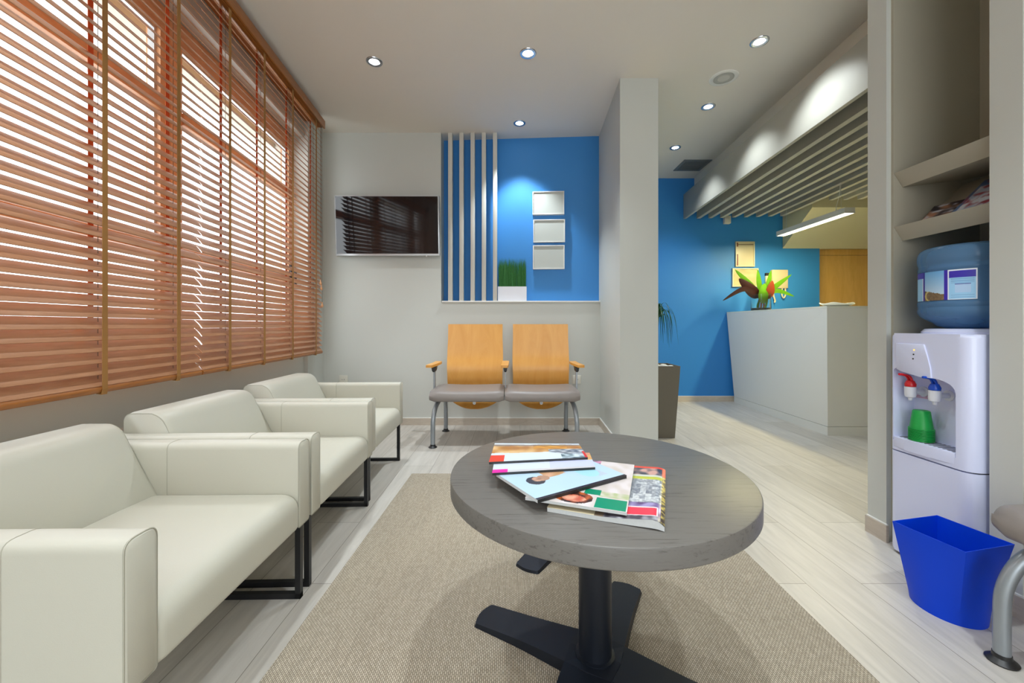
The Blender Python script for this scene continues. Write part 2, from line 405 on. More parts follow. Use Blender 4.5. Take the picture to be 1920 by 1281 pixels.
# rear wall, behind the camera: unseen glazed opening, added as a source of fill daylight
bm = bmesh.new()
box(bm, -1.7, -1.05, -2.3, -2.2, 0, CZ); box(bm, 1.75, 2.0, -2.3, -2.2, 0, CZ)
box(bm, -1.05, 1.75, -2.3, -2.2, 0, 0.35); box(bm, -1.05, 1.75, -2.3, -2.2, 2.45, CZ)
struct(obj('wall_rear', bm, M_wall, smooth=False))
bm = bmesh.new()
for x in (-1.05, -0.12, 0.82, 1.70): box(bm, x, x + 0.05, -2.28, -2.22, 0.35, 2.45)
box(bm, -1.05, 1.75, -2.28, -2.22, 0.35, 0.40); box(bm, -1.05, 1.75, -2.28, -2.22, 2.40, 2.45)
wr = struct(obj('window_4', bm, M_frame, smooth=False))
bm = bmesh.new(); box(bm, -1.0, 1.70, -2.253, -2.247, 0.40, 2.40); obj('pane', bm, M_pane, wr, smooth=False)

# ---- window wall, turned 5 degrees: local y runs along the wall, local x points into the room
WT = math.atan(0.089)
WM = Matrix.Translation((-1.412, 0, 0)) @ Matrix.Rotation(WT, 4, 'Z')
def place_wall(o): o.matrix_world = WM; return o
bm = bmesh.new()
# sill wall, lintel, piers
box(bm, -0.26, -0.03, -2.35, 3.392, 0, 0.72); box(bm, -0.26, -0.03, -2.35, 3.392, 2.50, CZ)
box(bm, -0.26, -0.03, -2.35, 0.05, 0.72, 2.50)
struct(place_wall(obj('wall_left', bm, M_wall, smooth=False)))
bm = bmesh.new(); box(bm, -0.26, 0.0, 3.392, 3.78, 0, CZ); struct(place_wall(obj('wall_left_pilaster', bm, M_wall, smooth=False)))
bm = bmesh.new(); box(bm, -0.03, 0.012, -0.3, 3.39, 0.0, 0.50); struct(place_wall(obj('trim_2', bm, M_wall, smooth=False)))
def window(idx, y0, y1, sill_piece=True):
    bm = bmesh.new(); xa, xb = -0.19, -0.125; f = 0.055
    z0, z1 = 0.73, 2.49
    box(bm, xa, xb, y0, y0 + f, z0, z1); box(bm, xa, xb, y1 - f, y1, z0, z1)
    box(bm, xa, xb, y0 + f, y1 - f, z0, z0 + f); box(bm, xa, xb, y0 + f, y1 - f, 2.37, z1)
    box(bm, xa - 0.005, xb + 0.012, y0 + f, y1 - f, 1.965, 2.03, bev=0.006, seg=2)
    box(bm, xa - 0.005, xb + 0.012, y0 + f, y1 - f, 1.27, 1.32, bev=0.006, seg=2)
    w = struct(place_wall(obj('window_%d' % idx, bm, M_frame)))
    bm = bmesh.new(); box(bm, -0.160, -0.156, y0 + f, y1 - f, z0 + f, 2.37); obj('pane', bm, M_pane, w, smooth=False)
    bm = bmesh.new()
    for (a, b) in ((z0 + f, 1.27), (1.32, 1.965), (2.03, 2.37)):
        g = 0.012
        box(bm, -0.175, -0.145, y0 + f, y1 - f, a, a + g); box(bm, -0.175, -0.145, y0 + f, y1 - f, b - g, b)
        box(bm, -0.175, -0.145, y0 + f, y0 + f + g, a + g, b - g); box(bm, -0.175, -0.145, y1 - f - g, y1 - f, a + g, b - g)
    obj('glazing_bead', bm, M_silver, w, smooth=False)
    return w
w1 = window(1, 2.07, 3.385); w2 = window(2, 0.74, 2.035); w3 = window(3, 0.05, 0.70)
bm = bmesh.new(); box(bm, -0.20, -0.115, 2.035, 2.07, 0.73, 2.49); box(bm, -0.20, -0.115, 0.70, 0.74, 0.73, 2.49)
struct(place_wall(obj('trim_3', bm, M_frame, smooth=False)))
bm = bmesh.new()      # black espagnolette handle on the far window
box(bm, -0.125, -0.108, 3.335, 3.36, 1.30, 1.42, bev=0.004, seg=2); box(bm, -0.11, -0.075, 3.34, 3.355, 1.345, 1.36, bev=0.003, seg=2); box(bm, -0.085, -0.073, 3.338, 3.357, 1.24, 1.36, bev=0.004, seg=2)
obj('window_handle', bm, M_plas, w1)
bm = bmesh.new(); box(bm, -0.40, -0.27, -0.6, 3.9, 2.405, 2.8)   # rendered lintel outside, seen through the top of the glass
M_stucco = mat('stucco', (0.50, 0.48, 0.40), 0.9, noise_amt=0.1, noise_scale=60, bump=0.6, bump_scale=80)
struct(place_wall(obj('wall_outer_lintel', bm, M_stucco, smooth=False)))

# baseboards
def baseboard(name, pts, h=0.068, t=0.012):
    bm = bmesh.new()
    for a, b in zip(pts, pts[1:]):
        a = Vector((*a, 0)); b = Vector((*b, 0)); d = (b - a); L = d.length; ang = math.atan2(d.y, d.x)
        Mx = Matrix.Translation(a) @ Matrix.Rotation(ang, 4, 'Z')
        box(bm, 0, L + t, -t, 0.0, 0, h - 0.004, M=Mx); box(bm, 0, L + t * 0.7, -t * 0.7, 0.0, h - 0.004, h, mi=1, M=Mx)
    return struct(obj(name, bm, [M_base, M_white], smooth=False))
baseboard('baseboard_back', [(-1.74, BW), (0.815, BW)])
baseboard('baseboard_column', [(0.815, BW), (0.778, 2.90), (1.053, 2.90), (1.085, 4.87)])
baseboard('baseboard_reception', [(1.085, RW), (3.72, RW)])
baseboard('baseboard_partition', [(NX, 1.80), (NX, 1.71)], h=0.075)
baseboard('baseboard_pier', [(NX, 1.341), (NX, 1.253), (1.95, 1.253)], h=0.075)
baseboard('baseboard_right', [(1.95, 1.24), (1.95, -2.2)], h=0.075)

# ------------------------------------------------------------------ portals guide daylight sampling through the openings
def portal(M, sx, sy):
    l = bpy.data.lights.new('daylight_portal', 'AREA'); l.shape = 'RECTANGLE'; l.size = sx; l.size_y = sy
    l.cycles.is_portal = True
    o = bpy.data.objects.new('daylight_portal', l); COL.objects.link(o); o.matrix_world = M
portal(WM @ Matrix.Translation((-0.22, 1.72, 1.61)) @ Matrix.Rotation(R(-90), 4, 'Y'), 1.76, 3.35)
portal(Matrix.Translation((0.35, -2.3, 1.4)) @ Matrix.Rotation(R(90), 4, 'X'), 2.8, 2.1)

# ------------------------------------------------------------------ blinds
AB = 0.120 / 1.00395     # blind plane distance from the wall plane
PITCH = 0.0395
def blind(label, y0, y1, tapes, tilt):
    t = thing('venetian_blind', label, 'window blind', group='wooden venetian blinds over the windows')
    t.matrix_world = WM
    bm = bmesh.new(); n = 47; w = 0.050; th = 0.0026; a = R(tilt)
    # the slat's room edge is low and its window edge is high
    for k in range(n):
        z = 0.727 + k * PITCH
        segs = 5
        prev = None
        dy = random.uniform(-0.0015, 0.0015)
        for i in range(segs + 1):
            s = (i / segs - 0.5) * w; crown = 0.0022 * (1 - (2 * i / segs - 1) ** 2)
            cx = AB - 0.016 - s * math.cos(a) + crown * math.sin(a); cz = z + s * math.sin(a) + crown * math.cos(a)
            nx_, nz_ = math.sin(a) * th / 2, math.cos(a) * th / 2
            cur = [bm.verts.new((cx + sx * nx_, y, cz + sx * nz_)) for y in (y0 + dy, y1 + dy) for sx in (1, -1)]
            if prev:
                for (p, q) in ((0, 2), (3, 1)):
                    bm.faces.new((prev[p], prev[q], cur[q], cur[p]))
                bm.faces.new((prev[0], cur[0], cur[1], prev[1])); bm.faces.new((prev[2], prev[3], cur[3], cur[2]))
            else: bm.faces.new((cur[0], cur[1], cur[3], cur[2]))
            prev = cur
        bm.faces.new((prev[0], prev[2], prev[3], prev[1]))
    obj('slats', bm, M_slat, t, ang=30)
    bm = bmesh.new()
    prism(bm, rounded([(AB - 0.046, 0.690), (AB + 0.002, 0.684), (AB + 0.007, 0.700), (AB - 0.002, 0.708), (AB - 0.04, 0.724)], 0.005, 3), 'y', y0, y1)
    obj('bottom_rail', bm, M_pelmet, t)
    for y in tapes:
        bm = bmesh.new(); box(bm, AB + 0.0075, AB + 0.009, y - 0.010, y + 0.010, 0.70, 2.57)
        prism(bm, [(AB + 0.0085, 0.70), (AB + 0.0105, 0.70), (AB + 0.0065, 0.679), (AB - 0.012, 0.682), (AB - 0.012, 0.6845), (AB + 0.004, 0.682)], 'y', y - 0.010, y + 0.010)
        obj('front_tape', bm, M_tape, t, smooth=False)
        bm = bmesh.new(); box(bm, AB - 0.0385, AB - 0.037, y - 0.010, y + 0.010, 0.70, 2.57)
        obj('back_tape', bm, M_btape, t, smooth=False)
        bm = bmesh.new(); tube(bm, [(AB - 0.016, y + 0.002, 0.70), (AB - 0.016, y + 0.002, 2.57)], 0.0009, 6)
        for k in range(n):
            z = 0.727 + k * PITCH
            tube(bm, [(AB + 0.006, y - 0.004, z - 0.022), (AB - 0.016, y + 0.002, z - 0.005), (AB - 0.036, y + 0.004, z + 0.014)], 0.0007, 4)
        obj('lift_cord', bm, M_cord, t)
    return t
blind('wooden venetian blind nearer the camera, left one of the two beside the armchairs', -0.1, 1.888, [0.30, 0.66, 1.02, 1.387, 1.734], 49.5)
b2 = blind('wooden venetian blind farther from the camera, ending at the corner beside the television', 1.897, 3.378, [2.098, 2.443, 2.822, 3.235], 48)
for (dy, zt) in ((0.055, 1.26), (0.075, 1.22), (0.09, 1.08)):
    bm = bmesh.new(); y = 3.235 + dy + 0.02
    tube(bm, [(AB + 0.012, y, 2.57), (AB + 0.013, y, zt + 0.03)], 0.0012, 6)
    o = obj('pull_cord', bm, M_cord, b2)
    bm = bmesh.new(); lathe(bm, [(0, zt + 0.035), (0.005, zt + 0.03), (0.004, zt + 0.018), (0.010, zt + 0.008), (0.011, zt), (0.006, zt - 0.01), (0, zt - 0.012)], 16, c=(AB + 0.013, y))
    g = obj('tassel', bm, M_frame, o)
t = thing('blind_pelmet', 'long brown wooden pelmet board along the top of the window blinds', 'pelmet'); t.matrix_world = WM
bm = bmesh.new(); box(bm, AB + 0.006, AB + 0.020, -0.1, 3.395, 2.575, 2.640, bev=0.002, seg=2); obj('fascia', bm, M_pelmet, t)
bm = bmesh.new(); box(bm, -0.02, AB + 0.006, -0.1, 3.385, 2.628, 2.640); obj('top_board', bm, M_pelmet, t, smooth=False)
bm = bmesh.new(); box(bm, AB - 0.045, AB + 0.004, -0.1, 3.375, 2.575, 2.612); obj('headrail', bm, M_pelmet, t, smooth=False)

# ------------------------------------------------------------------ rug
bm = bmesh.new(); prism(bm, [(-0.66, 0.25), (0.935, 0.25), (0.945, 2.48), (-0.617, 2.48)], 'z', 0.0, 0.006)
tag(obj('rug', bm, rug_mat(), smooth=False), 'flat woven beige rug under the round table', 'rug')

# ------------------------------------------------------------------ pedestal table
M_table = table_mat()
def cross_base(parent, L=0.36, w=0.055, ang=0):
    for k in range(4):
        bm = bmesh.new()
        poly = rounded([(0.0, -w * 1.35), (L * 0.55, -w), (L, -w * 0.92), (L + 0.014, 0), (L, w * 0.92), (L * 0.55, w), (0.0, w * 1.35)], [0, 0.05, 0.008, 0.03, 0.008, 0.05, 0], 4)
        Mx = Matrix.Rotation(ang + k * math.pi / 2, 4, 'Z')
        # blade thins toward its tip
        A = [bm.verts.new((x, y, 0.0)) for x, y in poly]
        B = [bm.verts.new((x * 0.995, y * 0.93, 0.030 - 0.020 * min(1, x / L) ** 1.3)) for x, y in poly]
        bm.faces.new(A[::-1]); bm.faces.new(B)
        for i in range(len(poly)): bm.faces.new((A[i], A[(i + 1) % len(poly)], B[(i + 1) % len(poly)], B[i]))
        bmesh.ops.transform(bm, matrix=Mx, verts=bm.verts[:])
        obj('foot', bm, M_blackgl, parent)
TX, TY, TZ = 0.2235, 1.084, 0.530
t = thing('round_table', 'round low table with grey oak top on a black cross base', 'table', (TX, TY, 0.006))
cross_base(t, ang=math.atan2(0.165, -0.294))
bm = bmesh.new(); h = TZ - 0.006
lathe(bm, [(0, h - 0.044), (0.380, h - 0.044), (0.3835, h - 0.0425), (0.385, h - 0.040), (0.385, h - 0.004), (0.384, h - 0.0012), (0.3815, h), (0, h)], 128)
obj('tabletop', bm, M_table, t, ang=30)
bm = bmesh.new(); lathe(bm, [(0, 0.012), (0.052, 0.012), (0.052, 0.032), (0.044, 0.034), (0.043, h - 0.05), (0.12, h - 0.05), (0.12, h - 0.044), (0, h - 0.044)], 48)
obj('pole', bm, M_blackgl, t)
# low black cross base item behind the table; only one foot shows under the tabletop
t = thing('low_stool', 'black cross base of a low stool, its foot showing under the round table', 'stool', (0.253, 1.80, 0.006))
cross_base(t, ang=math.atan2(-0.83, -0.55))
bm = bmesh.new(); lathe(bm, [(0, 0.012), (0.045, 0.012), (0.04, 0.032), (0.03, 0.035), (0.03, 0.34), (0, 0.34)], 32); obj('pole', bm, M_blackgl, t)
bm = bmesh.new(); lathe(bm, [(0, 0.34), (0.15, 0.34), (0.155, 0.35), (0.155, 0.375), (0.145, 0.385), (0, 0.385)], 48); obj('seat', bm, M_vinyl, t)

# ------------------------------------------------------------------ magazines on the table
def magazine(label, z, BL, BR, TR, TL, th, colf, res=(60, 40), curl=None, dark_spine=False):
    c = (BL + BR + TR + TL) / 4; a = math.atan2((BR - BL).y, (BR - BL).x)
    t = thing('magazine', label, 'magazine', (c.x, c.y, z), a, 'magazines fanned out on the round table')
    Ri = Matrix.Rotation(-a, 3, 'Z'); q = [Ri @ (p - c) for p in (BL, BR, TR, TL)]
    if curl is None: curl = lambda u, v: 0.0
    def XY(u, v, k=1.0):
        p = (q[0].lerp(q[1], u)).lerp(q[3].lerp(q[2], u), v); return p.x * k, p.y * k
    bm = bmesh.new(); n = 20; k = 8
    top = [[bm.verts.new((*XY(i / n, j / k), th - 0.0004 + curl(i / n, j / k))) for i in range(n + 1)] for j in range(k + 1)]
    bot = [[bm.verts.new((*XY(i / n, j / k), max(0.0, curl(i / n, j / k) * 0.25))) for i in range(n + 1)] for j in range(k + 1)]
    for j in range(k):
        for i in range(n):
            bm.faces.new((top[j][i], top[j][i + 1], top[j + 1][i + 1], top[j + 1][i])); bm.faces.new((bot[j][i], bot[j + 1][i], bot[j + 1][i + 1], bot[j][i + 1]))
    for j in range(k):
        for i in (0, n): bm.faces.new((top[j][i], top[j + 1][i], bot[j + 1][i], bot[j][i]))
    for i in range(n):
        for j in (0, k):
            f = bm.faces.new((top[j][i], top[j][i + 1], bot[j][i + 1], bot[j][i]))
            if j == 0 and dark_spine: f.material_index = 1
    obj('pages', bm, [M_paper, M_plas], t, smooth=False)
    painted('cover', lambda u, v: (*XY(u, v, 1.004), th + curl(u, v)), res[0], res[1], colf, M_print, t)
    return t
def rect(B, Rt, H):
    ex = (Rt - B).normalized(); ey = Vector((-ex.y, ex.x, 0)); return B, Rt, Rt + ey * H, B + ey * H
def frame_of(B, Rt, Lf=None):
    ex = (Rt - B); W = ex.length; ex = ex.normalized(); return ex, W
def P2(px, py, z):
    v = at(px, py, z); return Vector((v.x, v.y, 0))
# cover pictures -------------------------------------------------
def cov_red(u, v):      # u to the right, v away from camera
    if u < 0.145 and v < 0.32: return (226, 66, 28)
    if u > 0.975 and v < 0.42: return (214, 52, 40)
    lo = 0.42 + 0.05 * nz(u, 0, 6, 3) - (0.42 if u > 0.62 else 0) * max(0, (u - 0.62)) * 1.6
    hi = 0.93 + 0.06 * nz(u, 0, 4, 8)
    if lo < v < hi:
        q = nz(u * 1.2, v * 0.5, 7, 1)
        c = mixc((176, 118, 48), (226, 186, 128), 0.5 + q * 1.3)
        if 0.45 < u < 0.84 and v > 0.62: c = mixc((222, 160, 52), (180, 118, 40), 0.5 + nz(u, v, 12, 4))
        if u > 0.62 and v < 0.6: c = mixc((96, 104, 116), (196, 200, 206), 0.5 + nz(u, v, 16, 6) * 1.4)
        if v > hi - 0.10: c = mixc((120, 122, 136), c, 0.35)
        return c
    if u > 0.74 and v < 0.36: return mixc((80, 100, 106), (214, 228, 240), 0.6 + nz(u, v, 14, 2) * 1.6)
    return (214, 226, 242)
def cov_pink(u, v):
    if u < 0.15 and v < 0.14: return (238, 34, 164)
    if u < 0.02 and v > 0.5: return (60, 140, 220)
    if v < 0.10: return (206, 204, 208)
    if v > 0.50 and u > 0.55: return mixc((214, 148, 120), (226, 190, 90), 0.5 + nz(u, v, 14, 5) * 1.5)
    if u > 0.56: return (204, 210, 246)
    return (214, 224, 240)
def cov_man(u, v):
    # figure lying along the long edge: dark hair, face, shoulders fading right
    if v < 0.05: return (44, 34, 40)
    if ((u - 0.215) / 0.085) ** 2 + ((v - 0.50) / 0.135) ** 2 < 1:
        if u > 0.20 and ((u - 0.275) / 0.085) ** 2 + ((v - 0.53) / 0.085) ** 2 < 1: return mixc((206, 160, 130), (160, 120, 98), 0.5 + nz(u, v, 20, 2))
        return (58, 52, 54)
    if ((u - 0.31) / 0.06) ** 2 + ((v - 0.53) / 0.09) ** 2 < 1: return (178, 138, 112)
    bot = 0.50 + 0.10 * max(0, (u - 0.4)) + 0.03 * nz(u, 0, 8, 1) + (0.14 if u > 0.56 else 0.0)
    if u > 0.345 and bot < v < 0.93 and u < 0.95: return mixc((214, 168, 138), (190, 146, 104), 0.5 + nz(u, v, 8, 9) * 1.4)
    if u > 0.93 and v > 0.72: return (30, 62, 108)
    if ((u - 0.75) / 0.10) ** 2 + ((v - 0.40) / 0.20) ** 2 < 1: return (166, 216, 230)
    if 0.80 < u + v * 0.1 < 0.90 and 0.18 < v < 0.6: return (186, 200, 218)
    return (186, 212, 234)
def cov_green(u, v):    # u: from left to right along short edge, v away
    if u > 0.69 and 0.012 < v < 0.185 and u < 0.985: return (4, 140, 106)
    if ((u - 0.46) / 0.20) ** 2 + ((v - 0.13) / 0.105) ** 2 < 1:
        q = nz(u, v, 14, 4)
        if ((u - 0.47) / 0.12) ** 2 + ((v - 0.11) / 0.06) ** 2 < 1: return mixc((196, 96, 70), (228, 168, 142), 0.5 + q * 1.6)
        return mixc((60, 36, 30), (186, 92, 44), 0.4 + q * 1.8)
    if 0.55 < u < 0.72 and 0.22 < v < 0.32: return (6, 136, 100)
    c = mixc((206, 196, 190), (222, 214, 216), 0.5 + nz(u, v, 9, 3) * 1.4)
    if 0.20 < v < 0.30 and u > 0.7: c = mixc(c, (176, 186, 140), 0.6 + nz(u, v, 18, 1))
    if v > 0.9 and u < 0.6: return mixc((70, 66, 80), (214, 150, 180), 0.5 + nz(u, v, 9, 8) * 2)
    return c
def cov_crowd(u, v):
    if v > 0.96 or (u > 0.965 and v > 0.80): return (226, 76, 58)
    if u > 0.972: return mixc((200, 180, 90), (60, 50, 50), 0.5 + nz(u, v, 30, 2) * 2)
    if u < 0.50 and 0.0 < v < 0.10: return (214, 202, 172) if u < 0.42 else (128, 110, 92)
    if v < 0.055: return mixc((70, 66, 76), (190, 190, 200), 0.4 + nz(u, v, 18, 2))
    if u < 0.36 and v < 0.12: return (214, 202, 172)
    if u < 0.50 and v < 0.14: return (128, 110, 92)
    if v < 0.19 and 0.53 < u < 0.94:
        if v > 0.178 or v < 0.067 or u > 0.93 or u < 0.54: return (240, 220, 224)
        return (240, 62, 82)
    if 0.80 < v < 0.96: 
        c = mixc((64, 68, 84), (206, 160, 150), 0.45 + nz(u, v, 11, 6) * 1.8); return c
    if 0.70 < v < 0.80: return (190, 196, 70) if v < 0.76 or u < 0.6 else (206, 210, 196)
    if v < 0.26: return mixc((92, 66, 116), (160, 150, 196), 0.5 + nz(u, v, 12, 4) * 1.5)
    q = noise.cell(Vector((u * 17, v * 22, 1))); q2 = nz(u, v, 40, 2)
    return mixc((120, 126, 138), (212, 216, 218), 0.45 + q * 0.5 + q2 * 0.6)
z5 = TZ + 0.0005
magazine('folded magazine with a red block on a crowd picture, lowest of the fan', z5, *rect(P2(1026, 951, .540), P2(1246, 988, .540), 0.318), 0.009, cov_crowd, (90, 120),
         curl=lambda u, v: (0.010 * max(0, (u - 0.45) / 0.45) ** 1.5 * (1 if u < 0.9 else max(0, 1 - ((u - 0.9) / 0.1) ** 2)) if u > 0.45 else 0) * (1 - 0.5 * v))
magazine('magazine with a green square and a red haired figure, under the pale blue one', z5 + 0.0165, *rect(P2(985, 936, .549), P2(1175, 965, .549), 0.285), 0.006, cov_green, (84, 110))
magazine('pale blue magazine picturing a dark haired person, in the middle of the fan', z5 + 0.0230, *rect(P2(1008, 937, .561), P2(1175, 891, .561), 0.172), 0.007, cov_man, (130, 84), dark_spine=True)
magazine('white magazine with a pink tab, second from the top of the pile', z5 + 0.0305, P2(923, 887, .567), P2(1116, 876, .567), P2(1105, 849, .567), P2(930, 850, .567), 0.006, cov_pink, (90, 54), dark_spine=True)
magazine('white magazine with a red tab and golden picture, topmost of the pile', z5 + 0.0370, P2(917, 866, .574), P2(1102, 857, .574), P2(1085, 832, .574), P2(928, 831, .574), 0.006, cov_red, (110, 66), dark_spine=True)

# ------------------------------------------------------------------ armchairs (local: front toward +x, width along y)
def armchair(label):
    t = thing('armchair', label, 'armchair', group='cream leather armchairs under the window')
    HW = 0.335; AT = 0.068; ZB, ZA = 0.256, 0.533
    for s in (-1, 1):
        bm = bmesh.new(); y0, y1 = sorted((s * HW, s * (HW - AT)))
        prof = rounded([(y0, ZB), (y1, ZB), (y1, ZA), (y0, ZA)], [0.008, 0.008, 0.022, 0.022], 5)
        prism(bm, prof, 'x', -0.700, -0.004)
        # slightly pillowed front cap
        cap = [(y0 + (p[0] - y0) * 0.90 + (y1 - y0) * 0.05, ZB + (p[1] - ZB) * 0.975 + 0.004) for p in prof]
        A = [bm.verts.new((-0.004, p[0], p[1])) for p in prof]; Bv = [bm.verts.new((0.0, p[0], p[1])) for p in cap]
        for i in range(len(prof)): bm.faces.new((A[i], A[(i + 1) % len(prof)], Bv[(i + 1) % len(prof)], Bv[i]))
        bm.faces.new(Bv)
        arm = obj('arm', bm, M_leather, t, ang=50)
        bm = bmesh.new(); pp = [(-0.003, p[0], p[1]) for p in prof] ; tube(bm, pp + [pp[0]], 0.0016, 6, cap=False)
        obj('piping', bm, M_seam, arm); bm = bmesh.new()
        xs = -0.215 if s < 0 else -0.425
        pp = [(xs, p[0], p[1]) for p in prof]; tube(bm, pp + [pp[0]], 0.0012, 6, cap=False)
        obj('piping', bm, M_seam, arm)
        bm = bmesh.new(); y = s * (HW - 0.022); zt = ZB + 0.002
        rectloop(bm, [(-0.025, y, zt), (-0.025, y, 0.009), (-0.66, y, 0.009), (-0.66, y, zt)], 0.018)
        obj('leg', bm, M_black, t, smooth=False)
    w = HW - AT - 0.001
    bm = bmesh.new(); prof = rounded([(-0.46, ZB), (0.002, ZB), (0.004, 0.372), (-0.46, 0.372)], [0.0, 0.016, 0.060, 0.01], 8)
    ys = [-w, -w + 0.006, -w + 0.02, -w * 0.5, 0, w * 0.5, w - 0.02, w - 0.006, w]
    rows = []
    for y in ys:
        e = 1 - min(1, (w - abs(y)) / 0.02); k = 0.006 * e * e; cr = 0.006 * (1 - (y / w) ** 2)
        rows.append([bm.verts.new((p[0] - (k if p[0] > -0.1 else 0), y, p[1] + (cr - k if p[1] > 0.32 else 0))) for p in prof])
    for a, b in zip(rows, rows[1:]):
        for i in range(len(prof)): bm.faces.new((a[i], a[(i + 1) % len(prof)], b[(i + 1) % len(prof)], b[i]))
    bm.faces.new(rows[0]); bm.faces.new(rows[-1])
    obj('seat', bm, M_leather, t, ang=60)
    bm = bmesh.new(); prof = rounded([(-0.700, ZB), (-0.452, ZB), (-0.458, 0.372), (-0.568, 0.604), (-0.698, 0.604)], [0, 0, 0.0, 0.045, 0.030], 7)
    rows = []
    for y in ys:
        e = 1 - min(1, (w - abs(y)) / 0.02); k = 0.007 * e * e; cr = 0.008 * (1 - (y / w) ** 2)
        rows.append([bm.verts.new((p[0] + (cr - k if p[0] > -0.60 and p[1] > 0.38 else 0), y, p[1] - (k if p[1] > 0.55 else 0))) for p in prof])
    for a, b in zip(rows, rows[1:]):
        for i in range(len(prof)): bm.faces.new((a[i], a[(i + 1) % len(prof)], b[(i + 1) % len(prof)], b[i]))
    bm.faces.new(rows[0]); bm.faces.new(rows[-1])
    bk = obj('backrest', bm, M_leather, t, ang=60)
    for s in (-1, 1):
        bm = bmesh.new()
        tube(bm, [(p[0] - (0.006 if p[0] > -0.6 else -0.000), s * (w - 0.002), p[1] - 0.005) for p in prof if p[1] > 0.37], 0.0015, 6)
        obj('piping', bm, M_seam, bk)
    return t
a0 = armchair('cream leather armchair nearest the camera, cut off by the left edge')
def put(o, x, y, deg): o.location = (x, y, 0); o.rotation_euler = (0, 0, R(deg))
put(a0, -0.688, 1.045, 1.0)
a1 = copy_tree(a0); a1['label'] = 'cream leather armchair in the middle of the row of three'; put(a1, -0.706, 1.735, 1.8)
a2 = copy_tree(a0); a2['label'] = 'cream leather armchair farthest from the camera, nearest the television wall'; put(a2, -0.738, 2.425, 1.6)

